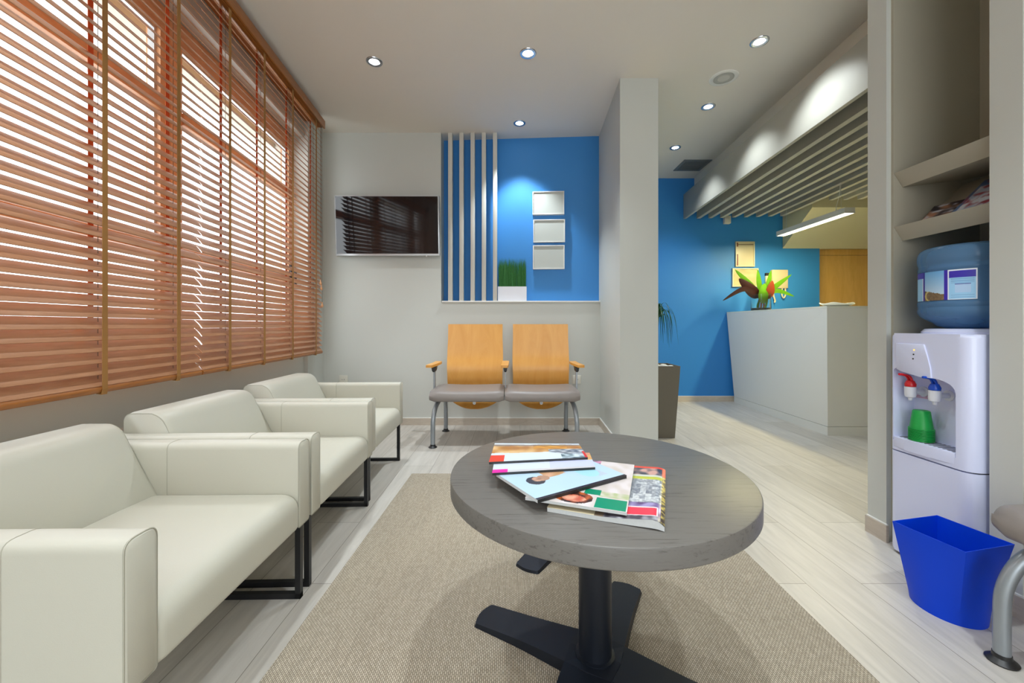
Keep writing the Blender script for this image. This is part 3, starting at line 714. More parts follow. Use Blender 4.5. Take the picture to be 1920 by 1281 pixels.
# ------------------------------------------------------------------ two seat benches (local: width along x, front toward -y)
def bench(label, loc, rz, arms=(0, 1, 2)):
    t = thing('waiting_bench', label, 'bench', loc, rz, 'two seat waiting benches with wooden backs')
    E = 0.572
    for (xa, xb) in ((-E, -0.008), (-0.001, E - 0.004)):
        bm = bmesh.new()
        prof = rounded([(-0.235, 0.338), (0.20, 0.375), (0.20, 0.423), (-0.10, 0.428), (-0.225, 0.425)], [0.035, 0.02, 0.015, 0.05, 0.055], 6)
        n = 14; rows = []
        for i in range(n + 1):
            u = i / n; x = xa + (xb - xa) * u; e = min(u, 1 - u) * (xb - xa); k = max(0, 1 - e / 0.022) ** 2 * 0.016; dip = -0.008 * math.sin(math.pi * u)
            rows.append([bm.verts.new((x, p[0] + (k if p[0] < 0 else -k), p[1] + (dip - k * 0.7 if p[1] > 0.39 else k * 0.6))) for p in prof])
        for a, b in zip(rows, rows[1:]):
            for i in range(len(prof)): bm.faces.new((a[i], a[(i + 1) % len(prof)], b[(i + 1) % len(prof)], b[i]))
        bm.faces.new(rows[0]); bm.faces.new(rows[-1])
        obj('seat', bm, M_vinyl, t, ang=60)
    for xc, hw in ((-0.266, 0.237), (0.301, 0.240)):
        bm = bmesh.new()
        path = smooth_path([(0.275, 0.930), (0.262, 0.80), (0.245, 0.66), (0.218, 0.55), (0.222, 0.47), (0.24, 0.40), (0.235, 0.33), (0.19, 0.245), (0.165, 0.215)], 5)
        path = [(p[0], p[1]) for p in [tuple(q)[:2] for q in [Vector((a.x, a.y)) for a in path]]] if False else [(p.x, p.y) for p in path]
        nx = 16; th = 0.011; F1, F2 = [], []
        for j, (y, z) in enumerate(path):
            j2 = min(j + 1, len(path) - 1); j1 = max(j - 1, 0)
            d = Vector((path[j2][0] - path[j1][0], path[j2][1] - path[j1][1])).normalized(); nrm = Vector((d.y, -d.x))
            if nrm.x > 0: nrm = -nrm
            if z > 0.345: h = hw + 0.004 * math.sin(max(0, min(1, (0.8 - z) / 0.3)) * math.pi)
            else: h = hw * math.sqrt(max(0.0, 1 - ((0.345 - z) / 0.131) ** 2)) if z > 0.2151 else hw * 0.15
            r1, r2 = [], []
            for i in range(nx + 1):
                u = i / nx * 2 - 1; bow = 0.012 * u * u * (-1 if z > 0.4 else 0)
                r1.append(bm.verts.new((xc + u * h, y + bow, z))); r2.append(bm.verts.new((xc + u * h, y + bow - nrm.x * th, z - nrm.y * th)))
            F1.append(r1); F2.append(r2)
        for Fx in (F1, F2):
            for a, b in zip(Fx, Fx[1:]):
                for i in range(nx): bm.faces.new((a[i], a[i + 1], b[i + 1], b[i]))
        for i in (0, nx):
            for j in range(len(path) - 1): bm.faces.new((F1[j][i], F1[j + 1][i], F2[j + 1][i], F2[j][i]))
        for j in (0, len(path) - 1):
            for i in range(nx): bm.faces.new((F1[j][i], F1[j][i + 1], F2[j][i + 1], F2[j][i]))
        obj('backrest', bm, M_beech, t, ang=50)
        bm = bmesh.new(); tube(bm, [(xc, 0.17, 0.262), (xc, 0.155, 0.262)], 0.014, 16); obj('mounting_bolt', bm, M_chrome, t)
    # underframe
    bm = bmesh.new(); rectloop(bm, [(-0.54, 0.02, 0.338), (0.54, 0.02, 0.338)], 0.04); obj('beam', bm, M_steel, t, smooth=False)
    for s in (-1, 1):
        bm = bmesh.new(); x = s * 0.543
        tube(bm, smooth_path([(x, -0.22, 0.012), (x, -0.22, 0.12), (x * 0.998, -0.214, 0.20), (x * 0.985, -0.18, 0.275), (x * 0.965, -0.12, 0.318), (x * 0.95, -0.02, 0.335), (x * 0.95, 0.05, 0.338)], 6), 0.0175, 16)
        lg = obj('leg', bm, M_steel, t)
        bm = bmesh.new(); lathe(bm, [(0, 0), (0.031, 0), (0.033, 0.004), (0.020, 0.014), (0.019, 0.024), (0, 0.024)], 24, c=(x, -0.22)); obj('foot_cap', bm, M_plas, lg)
        bm = bmesh.new(); x2 = s * 0.522
        tube(bm, smooth_path([(x2, 0.25, 0.012), (x2, 0.25, 0.14), (x2, 0.24, 0.24), (x2 * 0.99, 0.17, 0.315), (x2 * 0.985, 0.05, 0.338)], 6), 0.0175, 16)
        lg = obj('leg', bm, M_steel, t)
        bm = bmesh.new(); lathe(bm, [(0, 0), (0.031, 0), (0.033, 0.004), (0.020, 0.014), (0.019, 0.024), (0, 0.024)], 24, c=(x2, 0.25)); obj('foot_cap', bm, M_plas, lg)
    for k, x in enumerate((-0.575, 0.0, 0.575)):
        s = (-1, 0, 1)[k]
        if k not in arms: continue
        bm = bmesh.new()
        # boomerang shaped pad seen from above
        cl = [(x + s * 0.018, -0.125), (x + s * 0.004, -0.04), (x - s * 0.012, 0.04), (x - s * 0.016, 0.12)] if s else [(x - 0.005, -0.135), (x - 0.002, -0.03), (x, 0.06), (x, 0.16)]
        cl = smooth_path([(a, b, 0) for a, b in cl], 5)
        Lf, Rt_ = [], []
        for i, p in enumerate(cl):
            d = (cl[min(i + 1, len(cl) - 1)] - cl[max(i - 1, 0)]).normalized(); nn = Vector((-d.y, d.x, 0)) * (0.028 if 0 < i < len(cl) - 1 else 0.024)
            z = 0.590 + 0.012 * (i / len(cl)); Lf.append((p + nn, z)); Rt_.append((p - nn, z))
        ring = Lf + Rt_[::-1]
        A = [bm.verts.new((p.x, p.y, z)) for p, z in ring]; Bq = [bm.verts.new((p.x, p.y, z + 0.019)) for p, z in ring]
        n = len(Lf)
        for i in range(n - 1):
            for V_ in (A, Bq): bm.faces.new((V_[i], V_[i + 1], V_[2 * n - 2 - i], V_[2 * n - 1 - i]))
        for i in range(2 * n): bm.faces.new((A[i], A[(i + 1) % (2 * n)], Bq[(i + 1) % (2 * n)], Bq[i]))
        arm = obj('armrest', bm, M_beech, t)
        bm = bmesh.new(); prism(bm, [(x - 0.020, 0.590), (x + 0.020, 0.590), (x + 0.009, 0.555), (x + 0.008, 0.545), (x - 0.008, 0.545), (x - 0.009, 0.555)], 'y', -0.03, 0.05, bev=0.003, seg=2)
        obj('bracket', bm, M_plas, arm)
        bm = bmesh.new(); prism(bm, [(0.0, 0.56), (0.022, 0.56), (0.03, 0.40), (0.03, 0.335), (0.0, 0.335)], 'x', x - (0.007 if s else 0.003), x + (0.007 if s else 0.003)); obj('arm_post', bm, M_steel, t, smooth=False)
    return t
bench('grey seat and pale wood bench against the back wall below the ledge', (-0.053, 3.25, 0), 0)
bench('grey seat bench at the right edge beside the blue waste bin', (1.556, 0.555, 0), R(-90), (1, 2))

# ------------------------------------------------------------------ television
t = thing('television', 'flat black television tilted on the wall left of the blue recess', 'television', (-1.122, 3.64, 1.549))
Mt = Matrix.Rotation(R(4), 4, 'X')
bm = bmesh.new(); W2, Ht = 0.468, 0.535
box(bm, -W2, W2, -0.005, 0.035, 0, Ht, bev=0.003, seg=2); bmesh.ops.transform(bm, matrix=Mt, verts=bm.verts[:]); obj('bezel', bm, M_silver, t)
bm = bmesh.new(); box(bm, -W2 + 0.010, W2 - 0.010, -0.0075, -0.0051, 0.018, Ht - 0.010); bmesh.ops.transform(bm, matrix=Mt, verts=bm.verts[:]); obj('screen', bm, M_screen, t, smooth=False)
bm = bmesh.new(); prism(bm, [(0.03, 0.12), (0.078, 0.14), (0.078, 0.40), (0.0, 0.40)], 'x', -0.15, 0.15); obj('wall_bracket', bm, M_black, t, smooth=False)
bm = bmesh.new(); tube(bm, [(0.35, -0.004, -0.004), (0.35, 0.006, -0.004)], 0.006, 12); obj('sensor', bm, M_silver, t)

# ------------------------------------------------------------------ vertical slats in the recess
for i in range(5):
    x = -0.571 + i * 0.1035
    bm = bmesh.new(); box(bm, x - 0.019, x + 0.019, BW - 0.004, BW + 0.058, 1.146, CZ, bev=0.0015, seg=2)
    lab = ['first white upright slat of the recess, nearest the television', 'second white upright slat counting from the television', 'third white upright slat, the middle of five', 'fourth white upright slat counting from the television', 'fifth white upright slat, beside the boxed grass'][i]
    tag(obj('upright_slat', bm, M_slatp), lab, 'slat', 'white upright slats in the blue recess')
# small framed boards
for i, (za, zb) in enumerate(((1.960, 2.178), (1.700, 1.914), (1.448, 1.672))):
    lab = ['topmost of three small white frames on the blue recess wall', 'middle of three small white frames on the blue recess wall', 'lowest of three small white frames on the blue recess wall'][i]
    xs = (0.196, 0.203, 0.199)[i]
    Y1 = 3.825 - 0.007 * 0
    t = thing('picture_frame', lab, 'picture frame', (xs + 0.1475, 3.816, za), R(-3.6), 'white frames on the blue recess wall')
    w, h = 0.1485, zb - za
    bm = bmesh.new()
    for (x0, x1, z0, z1) in ((-w, w, 0, .009), (-w, w, h - .009, h), (-w, -w + .009, .009, h - .009), (w - .009, w, .009, h - .009)): box(bm, x0, x1, -0.042, 0.0, z0, z1, bev=0.001, seg=1)
    obj('frame', bm, M_framew, t)
    bm = bmesh.new(); box(bm, -w + .008, w - .008, -0.034, -0.004, .008, h - .008); obj('board', bm, M_board, t, smooth=False)
# boxed grass
t = thing('grass_planter', 'upright green grass in a white box on the ledge', 'plant', (0.002, 3.80, 1.146))
bm = bmesh.new()
for a in ((-0.134, -0.128, -0.05, 0.045), (0.128, 0.134, -0.05, 0.045), (-0.128, 0.128, -0.05, -0.044), (-0.128, 0.128, 0.039, 0.045)): box(bm, a[0], a[1], a[2], a[3], 0, 0.136)
box(bm, -0.128, 0.128, -0.044, 0.039, 0, 0.12, mi=1)
obj('pot', bm, [M_potw, M_soil], t, smooth=False)
bm = bmesh.new()
for i in range(520):
    x = random.uniform(-0.127, 0.127); y = random.uniform(-0.042, 0.036); h = random.uniform(0.34, 0.42); r = 0.0026
    lx = random.uniform(-0.012, 0.012); ly = random.uniform(-0.008, 0.008)
    b3 = [bm.verts.new((x + r * math.cos(a), y + r * math.sin(a), 0.11)) for a in (0, 2.1, 4.2)]
    m3 = [bm.verts.new((x + lx * .4 + r * math.cos(a), y + ly * .4 + r * math.sin(a), h * .6)) for a in (0, 2.1, 4.2)]
    tp = bm.verts.new((max(-.136, min(.136, x + lx)), y + ly, h))
    for k in range(3): bm.faces.new((b3[k], b3[(k + 1) % 3], m3[(k + 1) % 3], m3[k])); bm.faces.new((m3[k], m3[(k + 1) % 3], tp))
g = obj('grass', bm, M_grass, t, smooth=False); g['kind'] = 'stuff'

# wall sockets
for (x, lab) in ((-1.555, 'white wall socket behind the farthest armchair'), (0.598, 'white wall socket behind the right arm of the bench')):
    t = thing('wall_socket', lab, 'socket', (x, BW, 0.42), 0, 'wall sockets on the back wall')
    bm = bmesh.new(); box(bm, -0.039, 0.039, -0.010, 0, -0.039, 0.039, bev=0.004, seg=3); obj('plate', bm, M_outlet, t)
    bm = bmesh.new(); tube(bm, [(0, -0.0125, 0), (0, -0.009, 0)], 0.021, 24, mi=0)
    tube(bm, [(-0.009, -0.0135, 0), (-0.009, -0.011, 0)], 0.003, 8, mi=1); tube(bm, [(0.009, -0.0135, 0), (0.009, -0.011, 0)], 0.003, 8, mi=1)
    obj('socket', bm, [M_outlet, M_line], t)

# ------------------------------------------------------------------ ceiling fittings
def downlight(label, x, y, tilt=(0.0, 0.0), power=SPOT_W, seen=True, ang=95, blend=0.9):
    t = thing('downlight', label, 'ceiling light', (x, y, CZ), 0, 'recessed round ceiling spotlights')
    bm = bmesh.new(); lathe(bm, [(0.034, -0.001), (0.036, -0.004), (0.046, -0.006), (0.053, -0.004), (0.055, 0.0), (0.034, 0.0)], 40); obj('trim_ring', bm, M_chrome, t)
    bm = bmesh.new(); lathe(bm, [(0, -0.0045), (0.026, -0.0045), (0.030, -0.002), (0.030, 0), (0, 0)], 32); obj('lens', bm, M_white_em, t)
    l = bpy.data.lights.new('downlight_lamp', 'SPOT'); l.energy = power; l.color = SPOT_COL; l.spot_size = R(ang); l.spot_blend = blend; l.shadow_soft_size = 0.03
    o = bpy.data.objects.new('downlight_lamp', l); COL.objects.link(o); o.parent = t; o.location = (0, 0, -0.035); o.rotation_euler = (tilt[1], tilt[0], 0)
    return t
downlight('ceiling spotlight at the upper left, nearest the window blinds', -0.93, 2.72)
downlight('ceiling spotlight above the table, between the blinds and the column', 0.105, 2.636)
downlight('ceiling spotlight in front of the blue recess', 0.066, 3.545, power=70, ang=84, blend=0.6)
downlight('ceiling spotlight nearest the slatted canopy, at the upper right', 1.553, 2.527, (-R(20), 0), power=44)
downlight('ceiling spotlight behind the round ceiling speaker', 1.597, 3.277, (-R(16), 0), power=40)
downlight('ceiling spotlight beside the ceiling vent, farthest away', 1.634, 4.03, (-R(12), R(8)), power=44)
for (x, y, lab) in ((-0.8, 0.9, 'added ceiling spotlight above the nearest armchair, out of view'), (0.35, 0.9, 'added ceiling spotlight above the round table, out of view'), (1.1, 0.3, 'added ceiling spotlight above the right bench, out of view'),
                    (-0.8, -1.0, 'added ceiling spotlight behind the camera at the left, out of view'), (0.5, -1.0, 'added ceiling spotlight behind the camera at the right, out of view'),
                    (2.1, 2.25, 'added ceiling spotlight above the passage by the partition, out of view')):
    downlight(lab, x, y)  # unseen spots, invented to brighten the room evenly
t = thing('ceiling_speaker', 'round white loudspeaker grille in the ceiling', 'speaker', (1.523, 2.897, CZ))
bm = bmesh.new(); lathe(bm, [(0.070, 0), (0.070, -0.004), (0.090, -0.006), (0.096, -0.003), (0.097, 0)], 48); obj('ring', bm, M_white, t)
bm = bmesh.new(); lathe(bm, [(0, -0.0045), (0.05, -0.0045), (0.070, -0.003), (0.070, 0)], 48)
for rr in range(9):
    r = 0.008 + rr * 0.007; n = max(6, int(r * 900))
    for k in range(n if rr > 4 else 0):
        a = 2 * math.pi * k / n; tube(bm, [(r * math.cos(a), r * math.sin(a), -0.0056), (r * math.cos(a), r * math.sin(a), -0.0035)], 0.0016, 5, mi=1)
obj('grille', bm, [M_slatp, M_vent], t)
t = thing('ceiling_vent', 'square grey air vent in the ceiling near the reception wall', 'vent', (2.0, 4.47, CZ))
bm = bmesh.new()
for a in ((-.15, .15, -.15, -.12), (-.15, .15, .12, .15), (-.15, -.12, -.12, .12), (.12, .15, -.12, .12)): box(bm, a[0], a[1], a[2], a[3], -0.008, 0)
obj('frame', bm, M_vent, t, smooth=False)
bm = bmesh.new()
for k in range(9): box(bm, -0.12, 0.12, -0.118 + k * 0.0265, -0.108 + k * 0.0265, -0.010, -0.002)
box(bm, -0.12, 0.12, -0.12, 0.12, -0.001, 0, mi=1); obj('louvre', bm, [M_vent, M_line], t, smooth=False)

# ------------------------------------------------------------------ slatted canopy (turned 3 degrees)
CD = 0.053
t = thing('slatted_canopy', 'grey slatted canopy hanging over the reception desk', 'canopy', (2.07, 4.87, 0), -math.atan(CD))
# local: y runs back toward the camera as negative
bm = bmesh.new(); box(bm, 0.0, 0.03, -2.98, -0.008, 2.205, 2.50, bev=0.002, seg=2); obj('fascia', bm, M_grey, t)
for k in range(19):
    x = 0.152 + k * 0.134
    bm = bmesh.new(); box(bm, x, x + 0.042, -2.98, (-0.01 - x * 0.06 if x < 1.15 else -0.60 - x * 0.055), 2.205, 2.325); obj('slat', bm, M_grey, t, smooth=False)
bm = bmesh.new(); box(bm, 0.03, 1.08, -2.98, -0.10, 2.44, 2.46); box(bm, 1.08, 2.62, -2.98, -0.72, 2.44, 2.46); obj('top_panel', bm, M_line, t, smooth=False)
for y in (-0.8, -1.7, -2.6):
    bm = bmesh.new(); box(bm, 0.03, 2.62, y, y + 0.04, 2.326, 2.44)
    obj('crossbar', bm, M_grey, t, smooth=False)
# soffit step in the ceiling behind the fascia
bm = bmesh.new(); prism(bm, [(2.20, 4.86), (4.89, 4.86), (4.89, 1.81), (2.04, 1.81)], 'z', 2.57, CZ); struct(obj('ceiling_soffit', bm, M_ceil, smooth=False))

# sloping bulkhead
bm = bmesh.new()
A = [(3.27, 4.865, 1.85), (3.27, 4.865, 2.565), (3.23, 4.33, 2.565), (3.23, 4.33, 2.19)]; Bq = [(4.89, y, z) for _, y, z in A]
va = [bm.verts.new(p) for p in A]; vb = [bm.verts.new(p) for p in Bq]
bm.faces.new(va); bm.faces.new(vb[::-1])
for i in range(4): bm.faces.new((va[i], vb[i], vb[(i + 1) % 4], va[(i + 1) % 4]))
struct(obj('wall_bulkhead', bm, M_bulk, smooth=False))

# wooden door beyond the desk
t = thing('wooden_cupboard', 'tall pale wood veneer panelling behind the reception desk', 'cupboard', (3.725, RW + 0.16, 0))
bm = bmesh.new(); box(bm, 0, 0.095, -0.02, 0.03, 0, 1.79); obj('side_panel', bm, M_oakdoor, t, smooth=False)
bm = bmesh.new(); box(bm, 0.10, 1.15, -0.02, 0.03, 0, 1.79); obj('door', bm, M_oakdoor, t, smooth=False)
bm = bmesh.new(); box(bm, 0, 1.15, -0.02, 0.03, 1.795, 1.869); obj('top_panel', bm, M_oakdoor, t, smooth=False)
bm = bmesh.new(); box(bm, 0, 1.15, 0.0, 0.035, 0, 1.869); obj('back_panel', bm, M_line, t, smooth=False)

# ------------------------------------------------------------------ reception desk
t = thing('reception_desk', 'white angular reception desk in front of the blue wall', 'desk', (2.64, 3.36, 0))
def dv(x, y, z): return (x - 2.64, y - 3.36, z)
bm = bmesh.new()
bot = [(2.648, 4.80), (2.632, 3.357), (4.2, 3.357), (4.2, 3.92), (3.25, 3.92), (3.25, 4.80)]
top = [(2.592, 4.86), (2.622, 3.352), (4.2, 3.352), (4.2, 3.92), (3.25, 3.92), (3.25, 4.86)]
def loop(bm, pts, z): return [bm.verts.new(dv(x, y, z(x, y) if callable(z) else z)) for x, y in pts]
a = loop(bm, bot, 0.075); b = loop(bm, top, 1.066)
bm.faces.new(a[::-1]); bm.faces.new(b)
for i in range(6): bm.faces.new((a[i], a[(i + 1) % 6], b[(i + 1) % 6], b[i]))
bmesh.ops.triangulate(bm, faces=[f for f in bm.faces if len(f.verts) == 4])
obj('front_panel', bm, M_white, t, smooth=False)
bm = bmesh.new(); a = loop(bm, bot, 0.0); b = loop(bm, [(x - (0.001 if x < 3 else 0), y) for x, y in bot], 0.072)
bm.faces.new(a[::-1]); bm.faces.new(b)
for i in range(6): bm.faces.new((a[i], a[(i + 1) % 6], b[(i + 1) % 6], b[i]))
obj('plinth', bm, M_white, t, smooth=False)
bm = bmesh.new(); a = loop(bm, top, 1.067); b = loop(bm, top, 1.081)
bm.faces.new(a[::-1]); bm.faces.new(b)
for i in range(6): bm.faces.new((a[i], a[(i + 1) % 6], b[(i + 1) % 6], b[i]))
obj('countertop', bm, mat('counter_edge', (0.78, 0.80, 0.72), 0.35), t, smooth=False)

# bowl on the desk
bm = bmesh.new(); prof = []
n = 40
rings = []
for (r, z, wv) in ((0.0, 0.006, 0), (0.07, 0.006, 0), (0.115, 0.02, 0.2), (0.138, 0.030, 1), (0.140, 0.027, 1), (0.115, 0.012, 0.2), (0.06, 0.0, 0), (0.0, 0.0, 0)):
    rings.append([bm.verts.new((1.0 * r * math.cos(2 * math.pi * k / n), 0.62 * r * math.sin(2 * math.pi * k / n), z + wv * 0.006 * math.sin(5 * 2 * math.pi * k / n))) for k in range(n)] if r else [bm.verts.new((0, 0, z))])
for a, b in zip(rings, rings[1:]):
    for k in range(n):
        k2 = (k + 1) % n
        if len(a) == 1: bm.faces.new((a[0], b[k], b[k2]))
        elif len(b) == 1: bm.faces.new((a[k], a[k2], b[0]))
        else: bm.faces.new((a[k], a[k2], b[k2], b[k]))
o = obj('bowl', bm, M_white); o.location = (2.80, 3.47, 1.081); tag(o, 'shallow white wavy bowl on the corner of the reception desk', 'bowl')

# vase with leaves
VX, VY, VZ = 2.80, 4.53, 1.081
t = thing('glass_vase', 'clear glass cylinder vase standing on the reception desk', 'vase', (VX, VY, VZ))
bm = bmesh.new(); lathe(bm, [(0, 0.0), (0.098, 0.0), (0.100, 0.004), (0.100, 0.19), (0.096, 0.19), (0.096, 0.012), (0, 0.012)], 40); obj('glass_body', bm, M_glass, t)
bm = bmesh.new(); lathe(bm, [(0, 0.0125), (0.0955, 0.0125), (0.0955, 0.035), (0, 0.035)], 32); obj('pebbles', bm, M_soil, t)
t = thing('leaf_arrangement', 'green and dark red leaves arranged in the glass vase on the desk', 'plant', (VX, VY, VZ + 0.036))
def leaf(mx, base, mid, tip, w, fold=0.15):
    bm = bmesh.new(); P = smooth_path([base, mid, tip], 8); n = len(P)
    Lv, Cv, Rv = [], [], []
    for i, p in enumerate(P):
        u = i / (n - 1); d = (P[min(i + 1, n - 1)] - P[max(i - 1, 0)]).normalized()
        s = d.cross(Vector((0, 1, 0.2))).normalized() ; q = s.cross(d).normalized()
        ww = w * math.sin(math.pi * min(1, u ** 0.75 * 0.97 + 0.02)) ** 0.8
        Cv.append(bm.verts.new(p)); Lv.append(bm.verts.new(p + s * ww + q * ww * fold)); Rv.append(bm.verts.new(p - s * ww + q * ww * fold))
    for i in range(n - 1):
        bm.faces.new((Lv[i], Cv[i], Cv[i + 1], Lv[i + 1])); bm.faces.new((Cv[i], Rv[i], Rv[i + 1], Cv[i + 1]))
    bmesh.ops.solidify(bm, geom=bm.faces[:], thickness=0.0012)
    obj('leaf', bm, mx, t, ang=60)
leaf(M_leafb, (-0.02, 0, 0.15), (-0.14, 0, 0.28), (-0.29, 0.0, 0.43), 0.034)
leaf(M_leafb, (0.0, 0, 0.17), (-0.02, 0, 0.30), (-0.035, 0, 0.43), 0.030)
leaf(M_leafb, (0.05, 0, 0.17), (0.09, 0, 0.29), (0.115, 0, 0.42), 0.030)
leaf(M_leafb, (0.04, -0.01, 0.15), (0.16, -0.01, 0.24), (0.345, 0, 0.375), 0.032)
leaf(M_leafb, (0.03, -0.02, 0.13), (0.17, -0.02, 0.19), (0.375, 0, 0.13), 0.026)
leaf(M_leafb, (0.0, -0.05, 0.05), (-0.01, -0.07, 0.16), (0.005, -0.06, 0.27), 0.055)
leaf(M_leafr, (0.05, -0.05, 0.10), (0.07, -0.07, 0.20), (0.10, -0.05, 0.30), 0.050)
leaf(M_leafd, (-0.03, -0.01, 0.12), (-0.13, -0.02, 0.21), (-0.245, 0.0, 0.33), 0.062)
leaf(M_leafd, (-0.04, -0.02, 0.11), (-0.20, -0.03, 0.21), (-0.44, -0.02, 0.08), 0.030)
leaf(M_leafd, (-0.01, 0.01, 0.16), (-0.10, 0.02, 0.26), (-0.17, 0.02, 0.36), 0.022)
leaf(M_leafd, (0.06, 0.01, 0.16), (0.10, 0.02, 0.22), (0.13, 0.02, 0.29), 0.022)
leaf(M_leafb, (-0.06, -0.03, 0.0), (-0.04, -0.03, 0.06), (0.01, -0.02, 0.14), 0.014)
leaf(M_leafb, (0.03, -0.03, 0.0), (0.05, -0.03, 0.07), (0.07, -0.02, 0.15), 0.012)
bm = bmesh.new()
for k in range(9):
    x = -0.05 + 0.012 * k; tube(bm, [(x, 0.01 * (k % 3 - 1), 0.0), (x * 0.5 + 0.02, 0, 0.17)], 0.005, 6)
obj('stems', bm, M_leafr, t)

# framed notices, intercom and sensor on the reception wall
def wall_frame(name, label, cat, x0, x1, z0, z1, colf, depth=0.02):
    t = thing(name, label, cat, ((x0 + x1) / 2, RW, z0)); w = (x1 - x0) / 2; h = z1 - z0
    bm = bmesh.new()
    for (a, b, c, d) in ((-w, w, 0, .012), (-w, w, h - .012, h), (-w, -w + .012, .012, h - .012), (w - .012, w, .012, h - .012)): box(bm, a, b, -depth, 0, c, d)
    obj('frame', bm, mat('notice_frame', rgb(210, 204, 176), 0.4), t, smooth=False)
    painted('picture', lambda u, v: ((u - .5) * 2 * (w - .012), -depth * 0.6, .012 + v * (h - .024)), 30, 40, colf, M_print, t)
s = RW / F
def nf(u, v):
    if (v > 0.90 or v < 0.04) and abs(v - 0.92) < 0.015: return (90, 60, 40)
    if u < 0.10 and (v > 0.82 or v < 0.5): return (120, 60, 50)
    return (206, 196, 166)
wall_frame('picture_frame', 'tall framed notice on the reception wall above the vase', 'picture frame', (1378 - 960) * s, (1413.5 - 960) * s, CAMZ + (611 - 500.5) * s, CAMZ + (611 - 453.5) * s, nf)
wall_frame('picture_frame', 'wide framed board behind the leaves, left of the intercom', 'picture frame', (1372 - 960) * s, (1420.5 - 960) * s, CAMZ + (611 - 538) * s, CAMZ + (611 - 503.5) * s, lambda u, v: mixc((206, 194, 150), (190, 178, 132), .5 + nz(u, v, 4, 1)))
t = thing('wall_intercom', 'cream wall intercom with hanging cord right of the leaves', 'intercom', ((1459 - 960) * s, RW, CAMZ + (611 - 541) * s))
bm = bmesh.new(); box(bm, -0.095, 0.098, -0.035, 0, 0, 0.222, bev=0.006, seg=2); obj('body', bm, mat('intercom_cream', rgb(200, 188, 152), 0.4), t)
bm = bmesh.new(); box(bm, -0.165, -0.115, -0.03, 0, 0.0, 0.15, bev=0.005, seg=2); box(bm, -0.165, -0.115, -0.032, 0, 0.15, 0.185, mi=1, bev=0.004, seg=2); obj('handset', bm, [mat('handset_cream', rgb(226, 214, 180), 0.4), M_plas], t)
bm = bmesh.new(); tube(bm, smooth_path([(0.035, -0.02, 0.0), (0.03, -0.02, -0.07), (0.05, -0.02, -0.115), (0.075, -0.02, -0.08), (0.072, -0.02, 0.0)], 6), 0.008, 8)
tube(bm, smooth_path([(-0.075, -0.02, 0.0), (-0.07, -0.02, -0.08), (-0.05, -0.02, -0.15), (-0.06, -0.02, -0.17)], 6), 0.009, 8); obj('cord', bm, mat('cream_cord', rgb(210, 200, 168), 0.5), t)
t = thing('motion_sensor', 'small white motion sensor high on the blue reception wall', 'sensor', ((1361 - 960) * s, RW, CAMZ + (611 - 421) * s))
bm = bmesh.new(); box(bm, -0.038, 0.038, -0.05, 0, 0, 0.098, bev=0.008, seg=3); obj('body', bm, M_outlet, t)
bm = bmesh.new(); box(bm, -0.028, 0.028, -0.055, -0.045, 0.012, 0.06, bev=0.004, seg=2); obj('lens', bm, M_slatp, t)

# linear pendant lamp
t = thing('pendant_lamp', 'long white linear pendant lamp glowing above the reception desk', 'lamp', (2.95, 3.97, 1.90))
bm = bmesh.new(); L2 = 0.455
for a in ((-0.045, -0.040), (0.040, 0.045)): box(bm, a[0], a[1], -L2, L2, 0, 0.045)
box(bm, -0.045, 0.045, -L2, L2, 0.045, 0.05); box(bm, -0.040, 0.040, -L2, -L2 + .004, 0, 0.045); box(bm, -0.040, 0.040, L2 - .004, L2, 0, 0.045)
obj('housing', bm, M_white, t, smooth=False)
bm = bmesh.new(); box(bm, -0.0398, 0.0398, -L2 + .005, L2 - .005, 0.002, 0.01); obj('diffuser', bm, M_pend_em, t, smooth=False)
for yy in (-0.36, 0.36):
    bm = bmesh.new(); tube(bm, [(0, yy, 0.05), (0, yy, 0.303)], 0.0015, 6)
    obj('suspension_wire', bm, M_silver, t)
bm = bmesh.new(); tube(bm, smooth_path([(0.01, -0.30, 0.05), (0.02, -0.28, 0.10), (0.01, -0.33, 0.20), (0.0, -0.35, 0.303)], 6), 0.003, 6); obj('power_cable', bm, M_white, t)
l = bpy.data.lights.new('pendant_light', 'AREA'); l.shape = 'RECTANGLE'; l.size = 0.075; l.size_y = 0.88; l.energy = 26; l.color = PEND_COL
o = bpy.data.objects.new('pendant_light', l); COL.objects.link(o); o.parent = t; o.location = (0, 0, -0.002)

# ------------------------------------------------------------------ tall planter behind the column
t = thing('tall_planter', 'tall tapered grey planter with drooping grassy leaves behind the column', 'plant', (1.222, 3.385, 0))
bm = bmesh.new()
def ring4(h, z): return [bm.verts.new((x * h, y * h, z)) for x, y in ((-1, -1), (1, -1), (1, 1), (-1, 1))]
r0 = ring4(0.105, 0); r1 = ring4(0.137, 0.59); r2 = ring4(0.127, 0.59); r3 = ring4(0.125, 0.57)
bm.faces.new(r0[::-1])
for a, b in ((r0, r1), (r1, r2), (r2, r3)):
    for i in range(4): bm.faces.new((a[i], a[(i + 1) % 4], b[(i + 1) % 4], b[i]))
bm.faces.new(r3); obj('pot', bm, M_pot, t, smooth=False)
bm = bmesh.new()
for k in range(26):
    x, y = random.uniform(-0.1, 0.11), random.uniform(-0.11, 0.11); r = random.uniform(0.018, 0.03)
    Mx = Matrix.Translation((x, y, 0.574)) @ Matrix.Diagonal((1, 1, 0.5, 1)); bmesh.ops.create_icosphere(bm, subdivisions=2, radius=r, matrix=Mx)
obj('pebbles', bm, M_stone, t)
bm = bmesh.new(); tube(bm, smooth_path([(-0.03, 0, 0.57), (-0.02, 0, 0.75), (-0.01, 0, 0.98)], 6), 0.016, 10); obj('trunk', bm, M_trunk, t)
